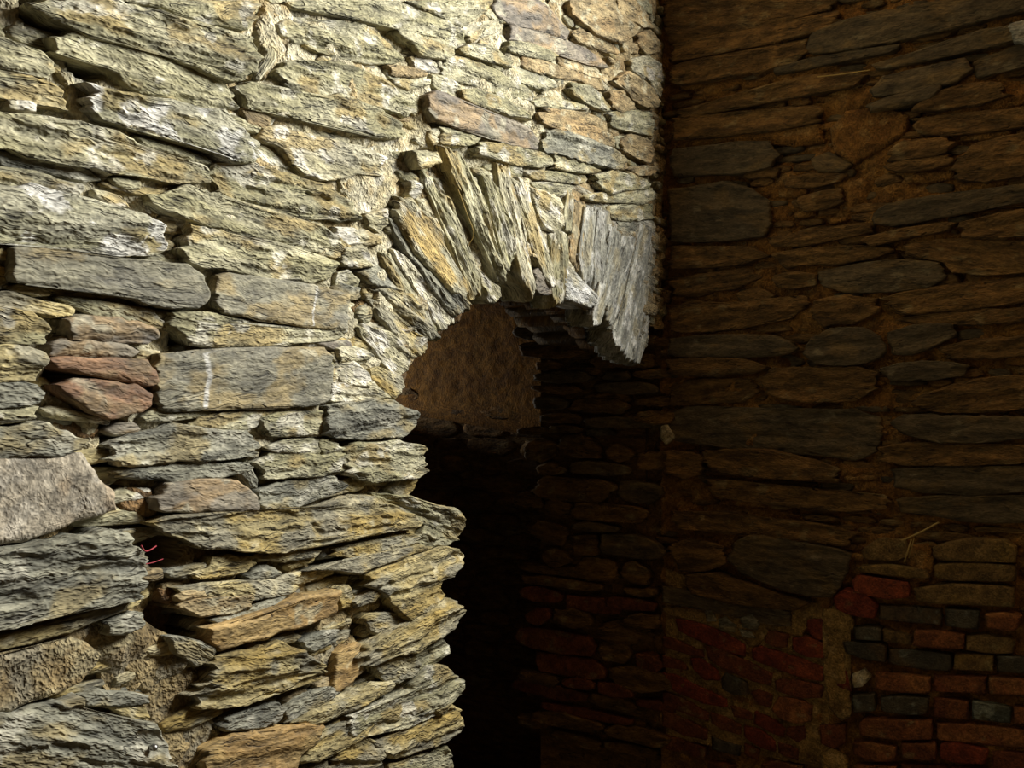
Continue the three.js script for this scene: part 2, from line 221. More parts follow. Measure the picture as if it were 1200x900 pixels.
// ---------- outlines of the stones, in millimetres on the wall face: [kind, stands out, [along, up, ...]] ----------
const LEFT = {
  stone: [
    ['G', 38, [-2123,2001,-2075,1990,-2052,1988,-2012,1989,-1955,1993,-1909,1999,-1862,1997,-1807,1994,-1772,2003,-1745,2032,-1737,2060,-1754,2072,-1845,2063,-1908,2058,-1989,2049]],
    ['G', 26, [-1970,2057,-1899,2065,-1836,2071,-1755,2087,-1736,2108,-1730,2142]],
    ['G', 5, [-2151,1985,-2109,1993,-2079,1986,-2058,1983,-2080,1965,-2108,1964,-2151,1961]],
    ['G', 26, [-2067,1982,-2042,1992,-2018,1996,-1967,1997,-1944,1998,-1898,2004,-1853,2002,-1802,2000,-1785,1992,-1778,1978,-1771,1962,-1803,1952,-1847,1946,-1899,1946,-1941,1942,-1969,1945,-1997,1955,-2019,1959,-2043,1962,-2072,1957]],
    ['G', 22, [-2153,1956,-2107,1956,-2085,1958,-2070,1953,-2064,1937,-2080,1925,-2103,1925,-2153,1920]],
    ['G', 20, [-2181,1911,-2101,1924,-2072,1924,-2053,1918,-2045,1893,-2060,1895,-2087,1895,-2123,1894,-2181,1882]],
    ['C', 22, [-2129,1887,-2118,1889,-2090,1891,-2089,1879,-2113,1876,-2129,1876]],
    ['W', 34, [-2028,1931,-1995,1933,-1943,1940,-1897,1945,-1853,1945,-1805,1952,-1776,1940,-1744,1921,-1732,1893,-1764,1880,-1812,1879,-1857,1887,-1906,1888,-1974,1888,-2013,1888,-2027,1907]],
    ['G', 28, [-1776,2000,-1735,2013,-1680,2019,-1637,2018,-1587,2026,-1544,2047,-1486,2049,-1437,2047,-1373,2036,-1362,2015,-1415,1994,-1476,1991,-1545,1984,-1608,1979,-1668,1976,-1724,1972,-1760,1968,-1773,1981]],
    ['O', 18, [-1763,1969,-1730,1982,-1696,1969,-1702,1947,-1722,1938,-1747,1942]],
    ['C', 24, [-1721,1947,-1691,1959,-1623,1964,-1538,1969,-1445,1970,-1406,1966,-1420,1929,-1494,1917,-1538,1901,-1572,1888,-1625,1892,-1659,1904,-1684,1923,-1718,1930]],
    ['G', 14, [-1729,1927,-1685,1928,-1650,1910,-1644,1899,-1682,1896,-1714,1897,-1730,1912]],
    ['G', 26, [-1820,1874,-1790,1883,-1738,1889,-1683,1889,-1635,1887,-1573,1885,-1540,1876,-1505,1864,-1493,1840,-1542,1828,-1606,1824,-1666,1820,-1739,1815,-1783,1815,-1806,1827,-1816,1846]],
    ['G', 30, [-2183,1863,-2102,1874,-2053,1879,-2008,1882,-1970,1880,-1950,1871,-1901,1868,-1841,1866,-1822,1857,-1825,1840,-1880,1832,-1916,1827,-1950,1824,-2009,1825,-2057,1825,-2091,1823,-2184,1819]],
    ['G', 22, [-1960,1883,-1909,1888,-1857,1883,-1817,1875,-1835,1866,-1896,1868,-1943,1871]],
    ['S', 16, [-2158,1821,-2093,1830,-2047,1831,-2010,1827,-2001,1811,-2030,1807,-2071,1806,-2104,1810,-2158,1806]],
    ['G', 22, [-2166,1803,-2107,1809,-2074,1806,-2057,1803,-2027,1804,-2015,1796,-2046,1785,-2086,1789,-2118,1788,-2167,1781]],
    ['C', 12, [-2000,1825,-1984,1828,-1980,1819,-1994,1812]],
    ['G', 20, [-1990,1819,-1969,1823,-1940,1824,-1939,1813,-1966,1808,-1984,1812]],
    ['C', 18, [-2014,1802,-1993,1803,-1967,1800,-1953,1785,-1975,1784,-2008,1792]],
    ['W', 32, [-2193,1773,-2125,1785,-2092,1792,-2081,1789,-2046,1787,-2010,1786,-1972,1782,-1938,1779,-1905,1768,-1901,1744,-1912,1725,-1959,1719,-2011,1716,-2047,1716,-2081,1716,-2114,1716,-2193,1709]],
    ['G', 26, [-1943,1805,-1892,1822,-1846,1833,-1806,1830,-1764,1818,-1720,1816,-1655,1817,-1583,1812,-1540,1800,-1497,1781,-1542,1766,-1627,1771,-1703,1773,-1757,1775,-1807,1776,-1855,1781,-1899,1784,-1928,1792]],
    ['G', 30, [-1868,1778,-1826,1777,-1777,1776,-1706,1771,-1629,1767,-1567,1763,-1543,1754,-1561,1728,-1605,1715,-1670,1713,-1743,1714,-1811,1715,-1850,1717,-1873,1722,-1872,1748]],
    ['C', 22, [-1550,1818,-1491,1825,-1424,1820,-1419,1805,-1468,1795,-1550,1787]],
    ['C', 26, [-1533,1786,-1471,1794,-1455,1775,-1446,1760,-1497,1752,-1536,1756]],
    ['C', 26, [-1476,1853,-1410,1870,-1401,1844,-1432,1822,-1464,1831]],
    ['G', 26, [-1678,2159,-1542,2209,-1386,2260,-1304,2272,-1232,2280,-1159,2280,-1149,2258,-1194,2233,-1279,2219,-1349,2213,-1381,2217,-1438,2212,-1520,2197,-1606,2165,-1657,2153]],
    ['G', 18, [-1647,2147,-1575,2164,-1495,2189,-1444,2195,-1411,2185,-1373,2173,-1345,2163,-1388,2142,-1464,2123,-1533,2112,-1588,2104,-1620,2109,-1636,2125]],
    ['G', 26, [-1375,2219,-1318,2225,-1261,2231,-1183,2237,-1194,2213,-1233,2197,-1279,2186,-1322,2186,-1355,2196,-1383,2201]],
    ['C', 14, [-1334,2177,-1274,2191,-1222,2194,-1212,2176,-1261,2163,-1306,2157]],
    ['O', 14, [-1400,2140,-1330,2157,-1278,2163,-1271,2153,-1331,2132,-1386,2122]],
    ['G', 26, [-1403,2110,-1274,2148,-1274,2135,-1347,2103,-1381,2100]],
    ['G', 24, [-1672,2065,-1634,2078,-1539,2102,-1469,2108,-1408,2109,-1355,2107,-1313,2098,-1310,2076,-1344,2057,-1399,2060,-1448,2062,-1495,2061,-1540,2056,-1582,2042,-1634,2024,-1675,2027,-1685,2042]],
    ['O', 12, [-1415,2056,-1367,2068,-1316,2063,-1320,2052,-1369,2045,-1410,2045]],
    ['G', 16, [-1671,2109,-1634,2121,-1600,2113,-1646,2101]],
    ['G', 22, [-1690,2120,-1660,2135,-1625,2130,-1625,2116,-1662,2105,-1686,2104]],
    ['C', 20, [-1713,2074,-1691,2079,-1686,2062,-1704,2043,-1722,2021,-1738,2013,-1727,2041]],
    ['G', 20, [-1364,2270,-1024,2390,-1046,2360,-1109,2313,-1163,2284,-1233,2282,-1299,2275]],
    ['C', 24, [-1158,2288,-1105,2312,-1054,2334,-1006,2355,-1013,2322,-1068,2296,-1109,2269,-1140,2260]],
    ['G', 22, [-1072,2350,-1031,2377,-991,2375,-957,2360,-1016,2343,-1064,2343]],
    ['G', 28, [-1186,2233,-1127,2263,-1057,2281,-1002,2280,-963,2272,-965,2256,-1044,2244,-1112,2239,-1161,2227]],
    ['G', 18, [-1229,2196,-1192,2218,-1126,2231,-1041,2238,-949,2241,-869,2239,-827,2218,-953,2196,-1045,2187,-1129,2176,-1193,2168,-1226,2170]],
    ['G', 16, [-1261,2160,-1202,2176,-1153,2169,-1147,2146,-1190,2134,-1237,2136,-1262,2142]],
    ['G', 28, [-1176,2152,-1110,2171,-1003,2181,-907,2180,-882,2163,-970,2148,-1061,2142,-1129,2138,-1170,2138]],
    ['P', 34, [-1298,2107,-1269,2124,-1213,2129,-1166,2125,-1084,2128,-977,2136,-898,2139,-847,2120,-844,2097,-923,2085,-1017,2078,-1121,2073,-1217,2066,-1271,2064,-1299,2078]],
    ['G', 26, [-1243,2061,-1171,2071,-1097,2075,-1089,2063,-1156,2039,-1237,2026]],
    ['G', 30, [-1111,2059,-1008,2081,-913,2090,-809,2100,-771,2089,-787,2072,-895,2048,-992,2040,-1075,2035,-1111,2035]],
    ['G', 28, [-774,2105,-695,2116,-573,2123,-500,2119,-521,2105,-651,2082,-761,2070]],
    ['C', 18, [-1276,2047,-1245,2060,-1220,2050,-1228,2029,-1259,2018,-1276,2030]],
    ['G', 42, [-1364,1987,-1274,2003,-1261,1983,-1332,1953,-1351,1968]],
    ['P', 26, [-1024,2390,-845,2453,-778,2451,-734,2439,-672,2430,-690,2405,-806,2389,-909,2362,-1006,2350,-1044,2361]],
    ['O', 30, [-683,2508,-397,2608,-384,2584,-327,2585,-218,2586,-266,2551,-329,2511,-393,2486,-533,2470,-610,2474,-675,2475]],
    ['O', 24, [-379,2615,-254,2660,-153,2649,-98,2626,-198,2598,-282,2590,-368,2581]],
    ['O', 20, [-651,2438,-610,2462,-504,2478,-362,2489,-344,2476,-483,2442,-563,2431,-640,2423]],
    ['P', 24, [-965,2357,-862,2376,-755,2398,-663,2410,-564,2423,-483,2419,-444,2403,-545,2382,-668,2368,-760,2353,-866,2341,-966,2318]],
    ['G', 28, [-980,2313,-890,2337,-806,2350,-731,2356,-763,2331,-872,2306,-973,2289]],
    ['O', 22, [-925,2294,-838,2318,-729,2331,-584,2351,-557,2338,-687,2307,-799,2288,-905,2275]],
    ['O', 18, [-723,2360,-603,2382,-497,2394,-475,2372,-557,2353,-657,2342,-730,2339]],
    ['G', 18, [-955,2268,-851,2282,-742,2296,-717,2285,-790,2253,-876,2240,-957,2238]],
    ['G', 28, [-679,2303,-573,2325,-492,2325,-429,2305,-439,2287,-554,2274,-671,2278]],
    ['O', 18, [-601,2347,-498,2366,-453,2344,-532,2326,-602,2324]],
    ['O', 24, [-431,2346,-334,2381,-280,2369,-249,2341,-351,2309,-414,2307]],
    ['O', 34, [-427,2374,-343,2427,-245,2435,-145,2434,-87,2417,-98,2387,-202,2360,-288,2361,-348,2374]],
    ['C', 26, [-302,2472,-164,2525,-69,2528,-31,2497,-59,2465,-204,2446,-290,2447]],
    ['C', 26, [-148,2458,-78,2472,-31,2459,-53,2427,-122,2429]],
    ['O', 22, [-230,2569,-119,2619,-64,2595,-44,2571,-174,2525,-231,2535]],
    ['O', 18, [-477,2404,-399,2422,-373,2390,-423,2362,-468,2370]],
    ['O', 16, [-338,2516,-212,2546,-213,2515,-307,2492]],
    ['G', 22, [-853,2214,-776,2244,-684,2259,-584,2271,-567,2262,-686,2233,-798,2211,-853,2202]],
    ['O', 22, [-812,2208,-708,2230,-561,2255,-478,2261,-486,2240,-565,2228,-687,2211,-792,2199]],
    ['O', 24, [-836,2191,-756,2207,-615,2220,-486,2233,-399,2233,-401,2199,-519,2189,-668,2184,-782,2168,-828,2170]],
    ['S', 30, [-832,2116,-795,2155,-747,2173,-627,2184,-472,2192,-369,2195,-323,2180,-358,2148,-450,2132,-558,2124,-656,2126,-747,2113,-807,2101]],
    ['G', 24, [-437,2287,-289,2332,-120,2366,-97,2324,-122,2295,-260,2270,-413,2253]],
    ['O', 24, [-358,2229,-278,2269,-140,2279,-110,2244,-144,2208,-262,2204,-345,2205]],
    ['G', 32, [-545,2098,-424,2132,-274,2149,-173,2152,-159,2129,-336,2092,-454,2062,-524,2069]],
    ['O', 22, [-306,2163,-156,2201,-65,2212,-97,2182,-224,2155]],
    ['G', 26, [-599,2038,-468,2067,-325,2100,-127,2136,-103,2110,-197,2077,-324,2061,-467,2037,-587,2025]],
    ['G', 24, [-918,2037,-800,2062,-664,2078,-595,2078,-614,2059,-736,2043,-866,2027]],
    ['G', 20, [-875,2020,-749,2041,-642,2053,-653,2029,-751,2003,-840,2005]],
    ['G', 22, [-970,2042,-908,2048,-904,2025,-962,2014]],
    ['G', 16, [-385,2237,-294,2258,-295,2216,-367,2208]],
    ['G', 22, [-455,2031,-315,2061,-116,2092,-108,2047,-253,2019,-407,2001]],
    ['S', 16, [-385,2008,-238,2027,-105,2037,-136,2007,-271,1982,-367,1980]],
    ['N', 30, [-1825,1710,-1802,1714,-1742,1715,-1669,1714,-1615,1713,-1567,1710,-1521,1706,-1518,1675,-1522,1642,-1579,1642,-1650,1642,-1707,1646,-1752,1648,-1808,1652,-1822,1667]],
    ['G', 18, [-1539,1745,-1504,1749,-1476,1735,-1484,1723,-1520,1713,-1546,1709]],
    ['C', 26, [-1555,1612,-1508,1616,-1472,1611,-1445,1602,-1467,1590,-1496,1589,-1543,1584]],
    ['C', 26, [-1555,1583,-1507,1589,-1475,1579,-1455,1558,-1466,1540,-1520,1545,-1555,1556]],
    ['N', 34, [-2127,1711,-2082,1716,-2054,1713,-1999,1713,-1933,1716,-1875,1719,-1844,1707,-1834,1691,-1837,1669,-1856,1657,-1898,1653,-1934,1654,-1974,1662,-2012,1670,-2054,1670,-2094,1668,-2131,1667,-2134,1684]],
    ['G', 24, [-2187,1704,-2127,1712,-2128,1696,-2187,1689]],
    ['Y', 20, [-2134,1664,-2106,1669,-2075,1668,-2072,1659,-2096,1657,-2123,1659]],
    ['Y', 24, [-2200,1653,-2119,1660,-2087,1653,-2052,1649,-2035,1644,-2043,1634,-2070,1629,-2088,1635,-2115,1643,-2200,1644]],
    ['G', 20, [-2077,1660,-2050,1661,-2014,1659,-1963,1657,-1921,1651,-1891,1630,-1908,1625,-1930,1632,-1963,1634,-1989,1632,-2015,1636,-2033,1643,-2057,1652]],
    ['P', 28, [-2057,1631,-2032,1637,-1995,1637,-1955,1636,-1920,1627,-1917,1613,-1935,1601,-1969,1602,-1995,1605,-2026,1606,-2053,1606,-2057,1618]],
    ['P', 24, [-2075,1601,-2059,1607,-2033,1607,-1992,1607,-1965,1603,-1942,1594,-1959,1586,-1992,1583,-2023,1586,-2059,1584,-2080,1585]],
    ['R', 32, [-2085,1582,-2058,1585,-2023,1584,-1972,1584,-1938,1583,-1923,1566,-1920,1549,-1932,1546,-1973,1552,-2017,1559,-2053,1564,-2077,1569]],
    ['R', 34, [-2073,1549,-2054,1556,-2024,1557,-1993,1555,-1953,1549,-1932,1537,-1927,1520,-1946,1512,-1973,1506,-2000,1505,-2025,1513,-2043,1525,-2061,1536]],
    ['G', 36, [-2166,1636,-2127,1641,-2107,1639,-2094,1631,-2080,1623,-2082,1606,-2089,1595,-2117,1597,-2166,1597]],
    ['Y', 38, [-2198,1594,-2118,1597,-2092,1592,-2089,1575,-2097,1560,-2101,1549,-2128,1551,-2198,1555]],
    ['S', 38, [-2168,1555,-2123,1553,-2101,1550,-2091,1540,-2095,1526,-2118,1520,-2168,1524]],
    ['G', 34, [-2204,1525,-2115,1521,-2098,1522,-2101,1508,-2120,1503,-2204,1500]],
    ['S', 36, [-2162,1498,-2117,1502,-2084,1503,-2060,1496,-2038,1481,-2040,1467,-2067,1463,-2106,1462,-2162,1466]],
    ['C', 20, [-2089,1521,-2073,1525,-2044,1518,-2007,1510,-1986,1503,-1991,1495,-2027,1502,-2062,1505,-2080,1511]],
    ['B', 8, [-2078,1509,-2047,1504,-2011,1498,-1991,1494,-2005,1476,-2021,1479,-2043,1489,-2066,1499]],
    ['V', 36, [-2190,1468,-2106,1463,-2067,1464,-2037,1466,-2024,1448,-2012,1431,-1989,1413,-1986,1385,-2013,1380,-2049,1377,-2083,1368,-2116,1362,-2189,1364]],
    ['S', 46, [-2207,1365,-2123,1362,-2091,1366,-2045,1363,-1989,1362,-1979,1349,-1962,1336,-1952,1319,-1952,1296,-1955,1273,-1966,1266,-1995,1265,-2044,1268,-2079,1268,-2112,1265,-2207,1271]],
    ['Y', 26, [-2170,1258,-2100,1256,-2055,1256,-2007,1260,-1961,1262,-1946,1260,-1953,1250,-1993,1247,-2036,1242,-2065,1238,-2104,1237,-2169,1240]],
    ['S', 28, [-2003,1241,-1983,1245,-1955,1245,-1940,1233,-1943,1223,-1969,1219,-1996,1223]],
    ['Z', 26, [-2180,1238,-2111,1232,-2078,1234,-2048,1235,-2024,1221,-2004,1204,-2011,1188,-2035,1173,-2065,1168,-2099,1169,-2131,1163,-2180,1176]],
    ['S', 34, [-2173,1170,-2116,1166,-2071,1164,-2041,1153,-2035,1134,-1973,1110,-1925,1089,-1907,1059,-1896,1020,-1896,1004,-2173,1104]],
    ['S', 22, [-2033,1157,-2003,1155,-1964,1142,-1929,1128,-1929,1113,-1964,1123,-1997,1130,-2029,1143]],
    ['Y', 20, [-1993,1131,-1963,1125,-1932,1113,-1924,1095,-1943,1098,-1970,1108]],
    ['G', 26, [-1893,1648,-1877,1655,-1846,1656,-1803,1651,-1756,1648,-1684,1638,-1626,1637,-1541,1640,-1516,1634,-1552,1623,-1625,1619,-1684,1610,-1739,1607,-1790,1602,-1839,1601,-1863,1606,-1883,1620,-1896,1632]],
    ['N', 32, [-1926,1585,-1919,1595,-1882,1596,-1844,1600,-1796,1602,-1727,1606,-1652,1611,-1594,1613,-1571,1597,-1567,1564,-1572,1523,-1611,1514,-1671,1511,-1745,1512,-1796,1512,-1851,1512,-1896,1510,-1919,1514,-1928,1538]],
    ['P', 20, [-1602,1618,-1546,1627,-1505,1626,-1502,1613,-1546,1607,-1568,1608]],
    ['C', 22, [-1562,1606,-1515,1612,-1466,1609,-1460,1588,-1503,1583,-1554,1577]],
    ['C', 28, [-1572,1577,-1521,1579,-1479,1576,-1454,1559,-1424,1539,-1398,1526,-1451,1520,-1522,1518,-1568,1520]],
    ['G', 22, [-1946,1508,-1917,1516,-1895,1513,-1843,1513,-1817,1508,-1834,1501,-1877,1500,-1909,1496,-1939,1499]],
    ['G', 24, [-1838,1506,-1789,1511,-1737,1513,-1690,1512,-1683,1500,-1726,1496,-1731,1483,-1754,1477,-1797,1482,-1837,1487,-1862,1493]],
    ['S', 28, [-1963,1485,-1936,1487,-1900,1492,-1863,1490,-1808,1484,-1758,1479,-1733,1470,-1729,1451,-1739,1437,-1792,1441,-1840,1438,-1900,1439,-1949,1440,-1990,1441,-1993,1462,-1984,1476]],
    ['P', 18, [-2000,1489,-1975,1501,-1947,1499,-1936,1489,-1947,1481,-1981,1481]],
    ['G', 26, [-1720,1499,-1685,1505,-1626,1506,-1551,1506,-1538,1489,-1539,1468,-1595,1463,-1646,1462,-1685,1464,-1714,1471,-1724,1484]],
    ['G', 24, [-1731,1452,-1692,1458,-1664,1463,-1603,1463,-1555,1458,-1547,1440,-1582,1434,-1644,1435,-1692,1441]],
    ['G', 26, [-1736,1433,-1703,1444,-1646,1437,-1585,1435,-1540,1438,-1520,1417,-1540,1398,-1605,1397,-1665,1398,-1718,1400,-1734,1412]],
    ['S', 24, [-1988,1437,-1953,1441,-1897,1438,-1837,1439,-1780,1436,-1739,1431,-1735,1414,-1771,1414,-1820,1411,-1867,1407,-1912,1417,-1967,1426]],
    ['P', 32, [-1927,1395,-1905,1413,-1852,1416,-1778,1409,-1765,1398,-1743,1382,-1733,1367,-1740,1353,-1796,1361,-1844,1366,-1889,1369,-1925,1376]],
    ['B', 14, [-1971,1410,-1945,1410,-1919,1405,-1905,1385,-1906,1368,-1938,1370,-1969,1379]],
    ['S', 22, [-1728,1387,-1681,1395,-1622,1396,-1558,1395,-1524,1382,-1511,1368,-1558,1360,-1600,1353,-1651,1351,-1709,1352,-1727,1365]],
    ['S', 22, [-1767,1418,-1743,1422,-1729,1403,-1728,1388,-1745,1392,-1760,1407]],
    ['Y', 36, [-1930,1364,-1893,1370,-1816,1365,-1731,1355,-1657,1350,-1576,1348,-1532,1358,-1461,1348,-1385,1324,-1331,1301,-1315,1284,-1337,1274,-1412,1279,-1485,1281,-1553,1280,-1606,1281,-1675,1285,-1731,1289,-1783,1301,-1832,1312,-1866,1320,-1901,1339,-1923,1350]],
    ['S', 18, [-1599,1381,-1554,1384,-1512,1374,-1504,1360,-1543,1358,-1588,1357]],
    ['Y', 24, [-1564,1270,-1495,1271,-1410,1268,-1330,1267,-1299,1254,-1315,1242,-1383,1244,-1446,1241,-1505,1243,-1552,1255]],
    ['Y', 26, [-1619,1245,-1553,1248,-1474,1246,-1400,1245,-1320,1244,-1258,1230,-1318,1224,-1385,1222,-1448,1220,-1484,1214,-1542,1230,-1585,1237]],
    ['Y', 26, [-1824,1298,-1790,1297,-1747,1286,-1732,1275,-1755,1264,-1798,1264,-1847,1270,-1864,1280,-1832,1284]],
    ['S', 20, [-1910,1292,-1872,1293,-1833,1293,-1815,1287,-1840,1278,-1864,1272,-1894,1281]],
    ['S', 18, [-1751,1254,-1733,1268,-1704,1272,-1669,1247,-1694,1242,-1741,1245]],
    ['Y', 24, [-1760,1293,-1701,1285,-1644,1282,-1590,1274,-1601,1259,-1663,1264,-1719,1274,-1747,1279]],
    ['Y', 24, [-1892,1266,-1845,1264,-1780,1255,-1719,1247,-1672,1237,-1640,1221,-1662,1213,-1701,1214,-1746,1227,-1788,1229,-1821,1243,-1860,1249,-1883,1250]],
    ['O', 24, [-1888,1251,-1868,1260,-1835,1254,-1827,1240,-1860,1243,-1880,1244]],
    ['B', 14, [-1905,1268,-1878,1265,-1875,1248,-1888,1240,-1908,1252]],
    ['O', 26, [-1883,1242,-1847,1243,-1790,1233,-1747,1230,-1731,1222,-1746,1208,-1781,1207,-1822,1214,-1839,1214,-1878,1233]],
    ['T', 36, [-1839,1199,-1800,1201,-1749,1194,-1714,1198,-1677,1208,-1647,1209,-1551,1200,-1554,1180,-1561,1160,-1615,1157,-1665,1157,-1712,1158,-1748,1157,-1791,1160,-1813,1160,-1829,1174]],
    ['S', 22, [-1834,1207,-1787,1209,-1736,1209,-1690,1216,-1668,1214,-1678,1202,-1712,1195,-1752,1191,-1803,1196]],
    ['S', 26, [-1901,1197,-1881,1200,-1853,1183,-1821,1171,-1812,1157,-1829,1147,-1846,1143,-1867,1160,-1886,1174]],
    ['Y', 32, [-1830,1139,-1822,1153,-1780,1152,-1728,1150,-1690,1143,-1641,1122,-1620,1103,-1589,1083,-1582,1058,-1621,1057,-1670,1060,-1717,1060,-1770,1065,-1812,1072,-1845,1085,-1859,1109,-1846,1124]],
    ['S', 20, [-1703,1150,-1649,1150,-1626,1139,-1648,1129,-1688,1138]],
    ['S', 22, [-1632,1134,-1581,1136,-1534,1129,-1545,1108,-1601,1107,-1628,1121]],
    ['S', 24, [-1804,1048,-1769,1058,-1720,1050,-1681,1048,-1666,1033,-1680,1015,-1709,1014,-1754,1024,-1793,1034]],
    ['T', 30, [-1844,984,-1836,1023,-1803,1032,-1743,1020,-1689,1006,-1630,997,-1586,980,-1597,955,-1638,948,-1658,917]],
    ['S', 24, [-1670,1032,-1645,1042,-1604,1042,-1572,1041,-1536,1025,-1559,1012,-1602,1011,-1642,1009,-1668,1007]],
    ['Y', 28, [-1661,1009,-1609,1014,-1545,1010,-1477,1005,-1436,1001,-1449,982,-1509,980,-1575,983,-1628,989]],
    ['Y', 26, [-1582,973,-1520,968,-1465,960,-1445,937,-1471,922,-1529,925,-1583,921,-1628,929,-1625,952]],
    ['T', 22, [-1562,1029,-1551,1064,-1540,1091,-1511,1095,-1478,1092,-1469,1065,-1477,1038,-1512,1026,-1548,1021]],
    ['Y', 24, [-1606,1007,-1574,1018,-1518,1017,-1448,1013,-1394,1005,-1388,984,-1433,983,-1493,983,-1549,988,-1601,997]],
    ['Y', 20, [-1544,1201,-1511,1199,-1490,1175,-1505,1158,-1532,1159]],
    ['Y', 26, [-1504,1172,-1450,1182,-1416,1176,-1447,1157,-1498,1157]],
    ['Y', 24, [-1469,1139,-1422,1137,-1369,1122,-1353,1103,-1390,1098,-1434,1097,-1462,1110]],
    ['Y', 24, [-1542,936,-1470,922,-1432,903,-1418,873,-1444,839,-1564,882]],
  ],
  jamb: [
    ['S', 34, [-1586,1494,-1575,1515,-1507,1521,-1435,1526,-1395,1521,-1369,1508,-1328,1500,-1318,1488,-1330,1471,-1347,1458,-1383,1451,-1459,1452,-1518,1453,-1562,1459,-1597,1467]],
    ['G', 34, [-1531,1448,-1483,1449,-1384,1445,-1329,1437,-1299,1427,-1296,1394,-1291,1375,-1330,1371,-1383,1371,-1447,1372,-1496,1376,-1528,1398,-1530,1418]],
    ['G', 24, [-1596,1456,-1571,1459,-1553,1448,-1521,1438,-1516,1401,-1549,1394,-1584,1394]],
    ['Y', 14, [-1378,1369,-1300,1367,-1308,1348,-1329,1334,-1372,1340,-1401,1358]],
    ['G', 22, [-1448,1353,-1394,1348,-1341,1339,-1299,1325,-1242,1309,-1186,1297,-1158,1275,-1158,1251,-1172,1230,-1202,1223,-1257,1228,-1302,1235,-1319,1249,-1299,1263,-1285,1280,-1343,1309,-1409,1329]],
    ['Y', 32, [-1459,1214,-1383,1219,-1302,1226,-1243,1229,-1179,1214,-1160,1200,-1177,1175,-1200,1161,-1239,1163,-1247,1146,-1229,1130,-1269,1114,-1312,1107,-1355,1104,-1379,1119,-1405,1143,-1423,1169,-1445,1180,-1479,1188]],
    ['Y', 36, [-1489,1071,-1484,1087,-1427,1100,-1362,1105,-1280,1116,-1218,1126,-1180,1097,-1173,1076,-1199,1058,-1246,1051,-1289,1045,-1332,1037,-1386,1048,-1436,1056,-1469,1049]],
    ['G', 18, [-1321,1032,-1269,1035,-1231,1043,-1196,1018,-1196,1004,-1228,994,-1265,994,-1305,996]],
    ['Y', 26, [-1453,1047,-1413,1052,-1332,1035,-1304,1008,-1316,993,-1359,991,-1395,997,-1427,1014]],
    ['G', 30, [-1522,978,-1455,973,-1393,968,-1342,968,-1315,997,-1270,999,-1223,987,-1184,954,-1158,933,-1165,915,-1206,913,-1236,896,-1296,897,-1351,901,-1416,914,-1478,924,-1515,942,-1532,964]],
    ['Y', 26, [-1441,905,-1388,907,-1308,895,-1251,897,-1210,908,-1168,884,-1158,856,-1168,835,-1216,832,-1276,838,-1332,846,-1386,853,-1427,875]],
    ['G', 20, [-1408,826,-1394,846,-1340,841,-1270,829,-1208,820,-1184,795,-1178,743]],
  ],
  voussoir: [
    ['G', 32, [-1243,2014,-1191,2026,-1155,1999,-1112,1966,-1071,1933,-1053,1894,-1014,1836,-992,1785,-1017,1767,-1053,1809,-1095,1855,-1138,1888,-1186,1938,-1226,1971]],
    ['G', 24, [-1308,1961,-1277,1955,-1237,1932,-1197,1927,-1177,1899,-1155,1864,-1139,1834,-1112,1806,-1095,1776,-1092,1739,-1122,1722,-1136,1753,-1158,1786,-1189,1826,-1220,1860,-1244,1895,-1279,1925,-1302,1941]],
    ['C', 22, [-1100,1802,-1056,1773,-1006,1766,-1001,1743,-1031,1722,-1057,1730,-1082,1760]],
    ['C', 12, [-1256,1959,-1205,1972,-1178,1949,-1170,1926,-1210,1930]],
    ['C', 16, [-1337,1936,-1312,1950,-1288,1948,-1285,1923,-1311,1904,-1337,1909]],
    ['C', 19, [-1314,1905,-1280,1914,-1250,1893,-1219,1883,-1221,1847,-1251,1855,-1286,1872]],
    ['U', 29, [-1392,1865,-1377,1896,-1338,1903,-1304,1877,-1258,1874,-1233,1849,-1230,1831,-1194,1800,-1153,1766,-1133,1740,-1150,1722,-1189,1733,-1223,1751,-1279,1777,-1319,1799,-1355,1829,-1386,1853]],
    ['S', 24, [-1400,1854,-1379,1858,-1343,1830,-1308,1799,-1268,1777,-1212,1751,-1166,1732,-1132,1718,-1150,1696,-1192,1686,-1234,1708,-1270,1732,-1301,1759,-1329,1784,-1361,1808,-1388,1833]],
    ['C', 20, [-1389,1800,-1358,1798,-1322,1782,-1288,1757,-1257,1732,-1221,1707,-1184,1687,-1181,1674,-1226,1658,-1253,1675,-1273,1702,-1301,1721,-1329,1744,-1361,1765,-1380,1782]],
    ['G', 17, [-1419,1785,-1386,1791,-1364,1779,-1337,1759,-1304,1733,-1275,1708,-1252,1681,-1240,1658,-1265,1640,-1289,1656,-1317,1680,-1339,1707,-1365,1728,-1396,1750,-1417,1764]],
    ['S', 19, [-1482,1746,-1448,1766,-1414,1761,-1383,1750,-1348,1737,-1340,1723,-1386,1725,-1421,1725,-1454,1728]],
    ['Y', 17, [-1456,1724,-1400,1729,-1338,1726,-1304,1711,-1275,1680,-1253,1656,-1228,1647,-1265,1635,-1304,1647,-1343,1664,-1377,1682,-1410,1695,-1441,1709]],
    ['Y', 17, [-1458,1703,-1424,1703,-1390,1684,-1359,1663,-1319,1652,-1275,1638,-1272,1619,-1291,1604,-1326,1600,-1344,1616,-1378,1636,-1404,1652,-1429,1673]],
    ['B', 8, [-1494,1687,-1446,1700,-1412,1696,-1377,1675,-1373,1652,-1415,1657,-1451,1664,-1489,1658]],
    ['C', 23, [-1494,1647,-1457,1655,-1406,1648,-1367,1633,-1339,1613,-1330,1591,-1339,1573,-1364,1563,-1398,1575,-1424,1595,-1448,1617,-1477,1631]],
    ['Y', 22, [-1464,1580,-1431,1585,-1392,1573,-1360,1564,-1353,1547,-1365,1529,-1389,1521,-1417,1533,-1440,1548,-1457,1564]],
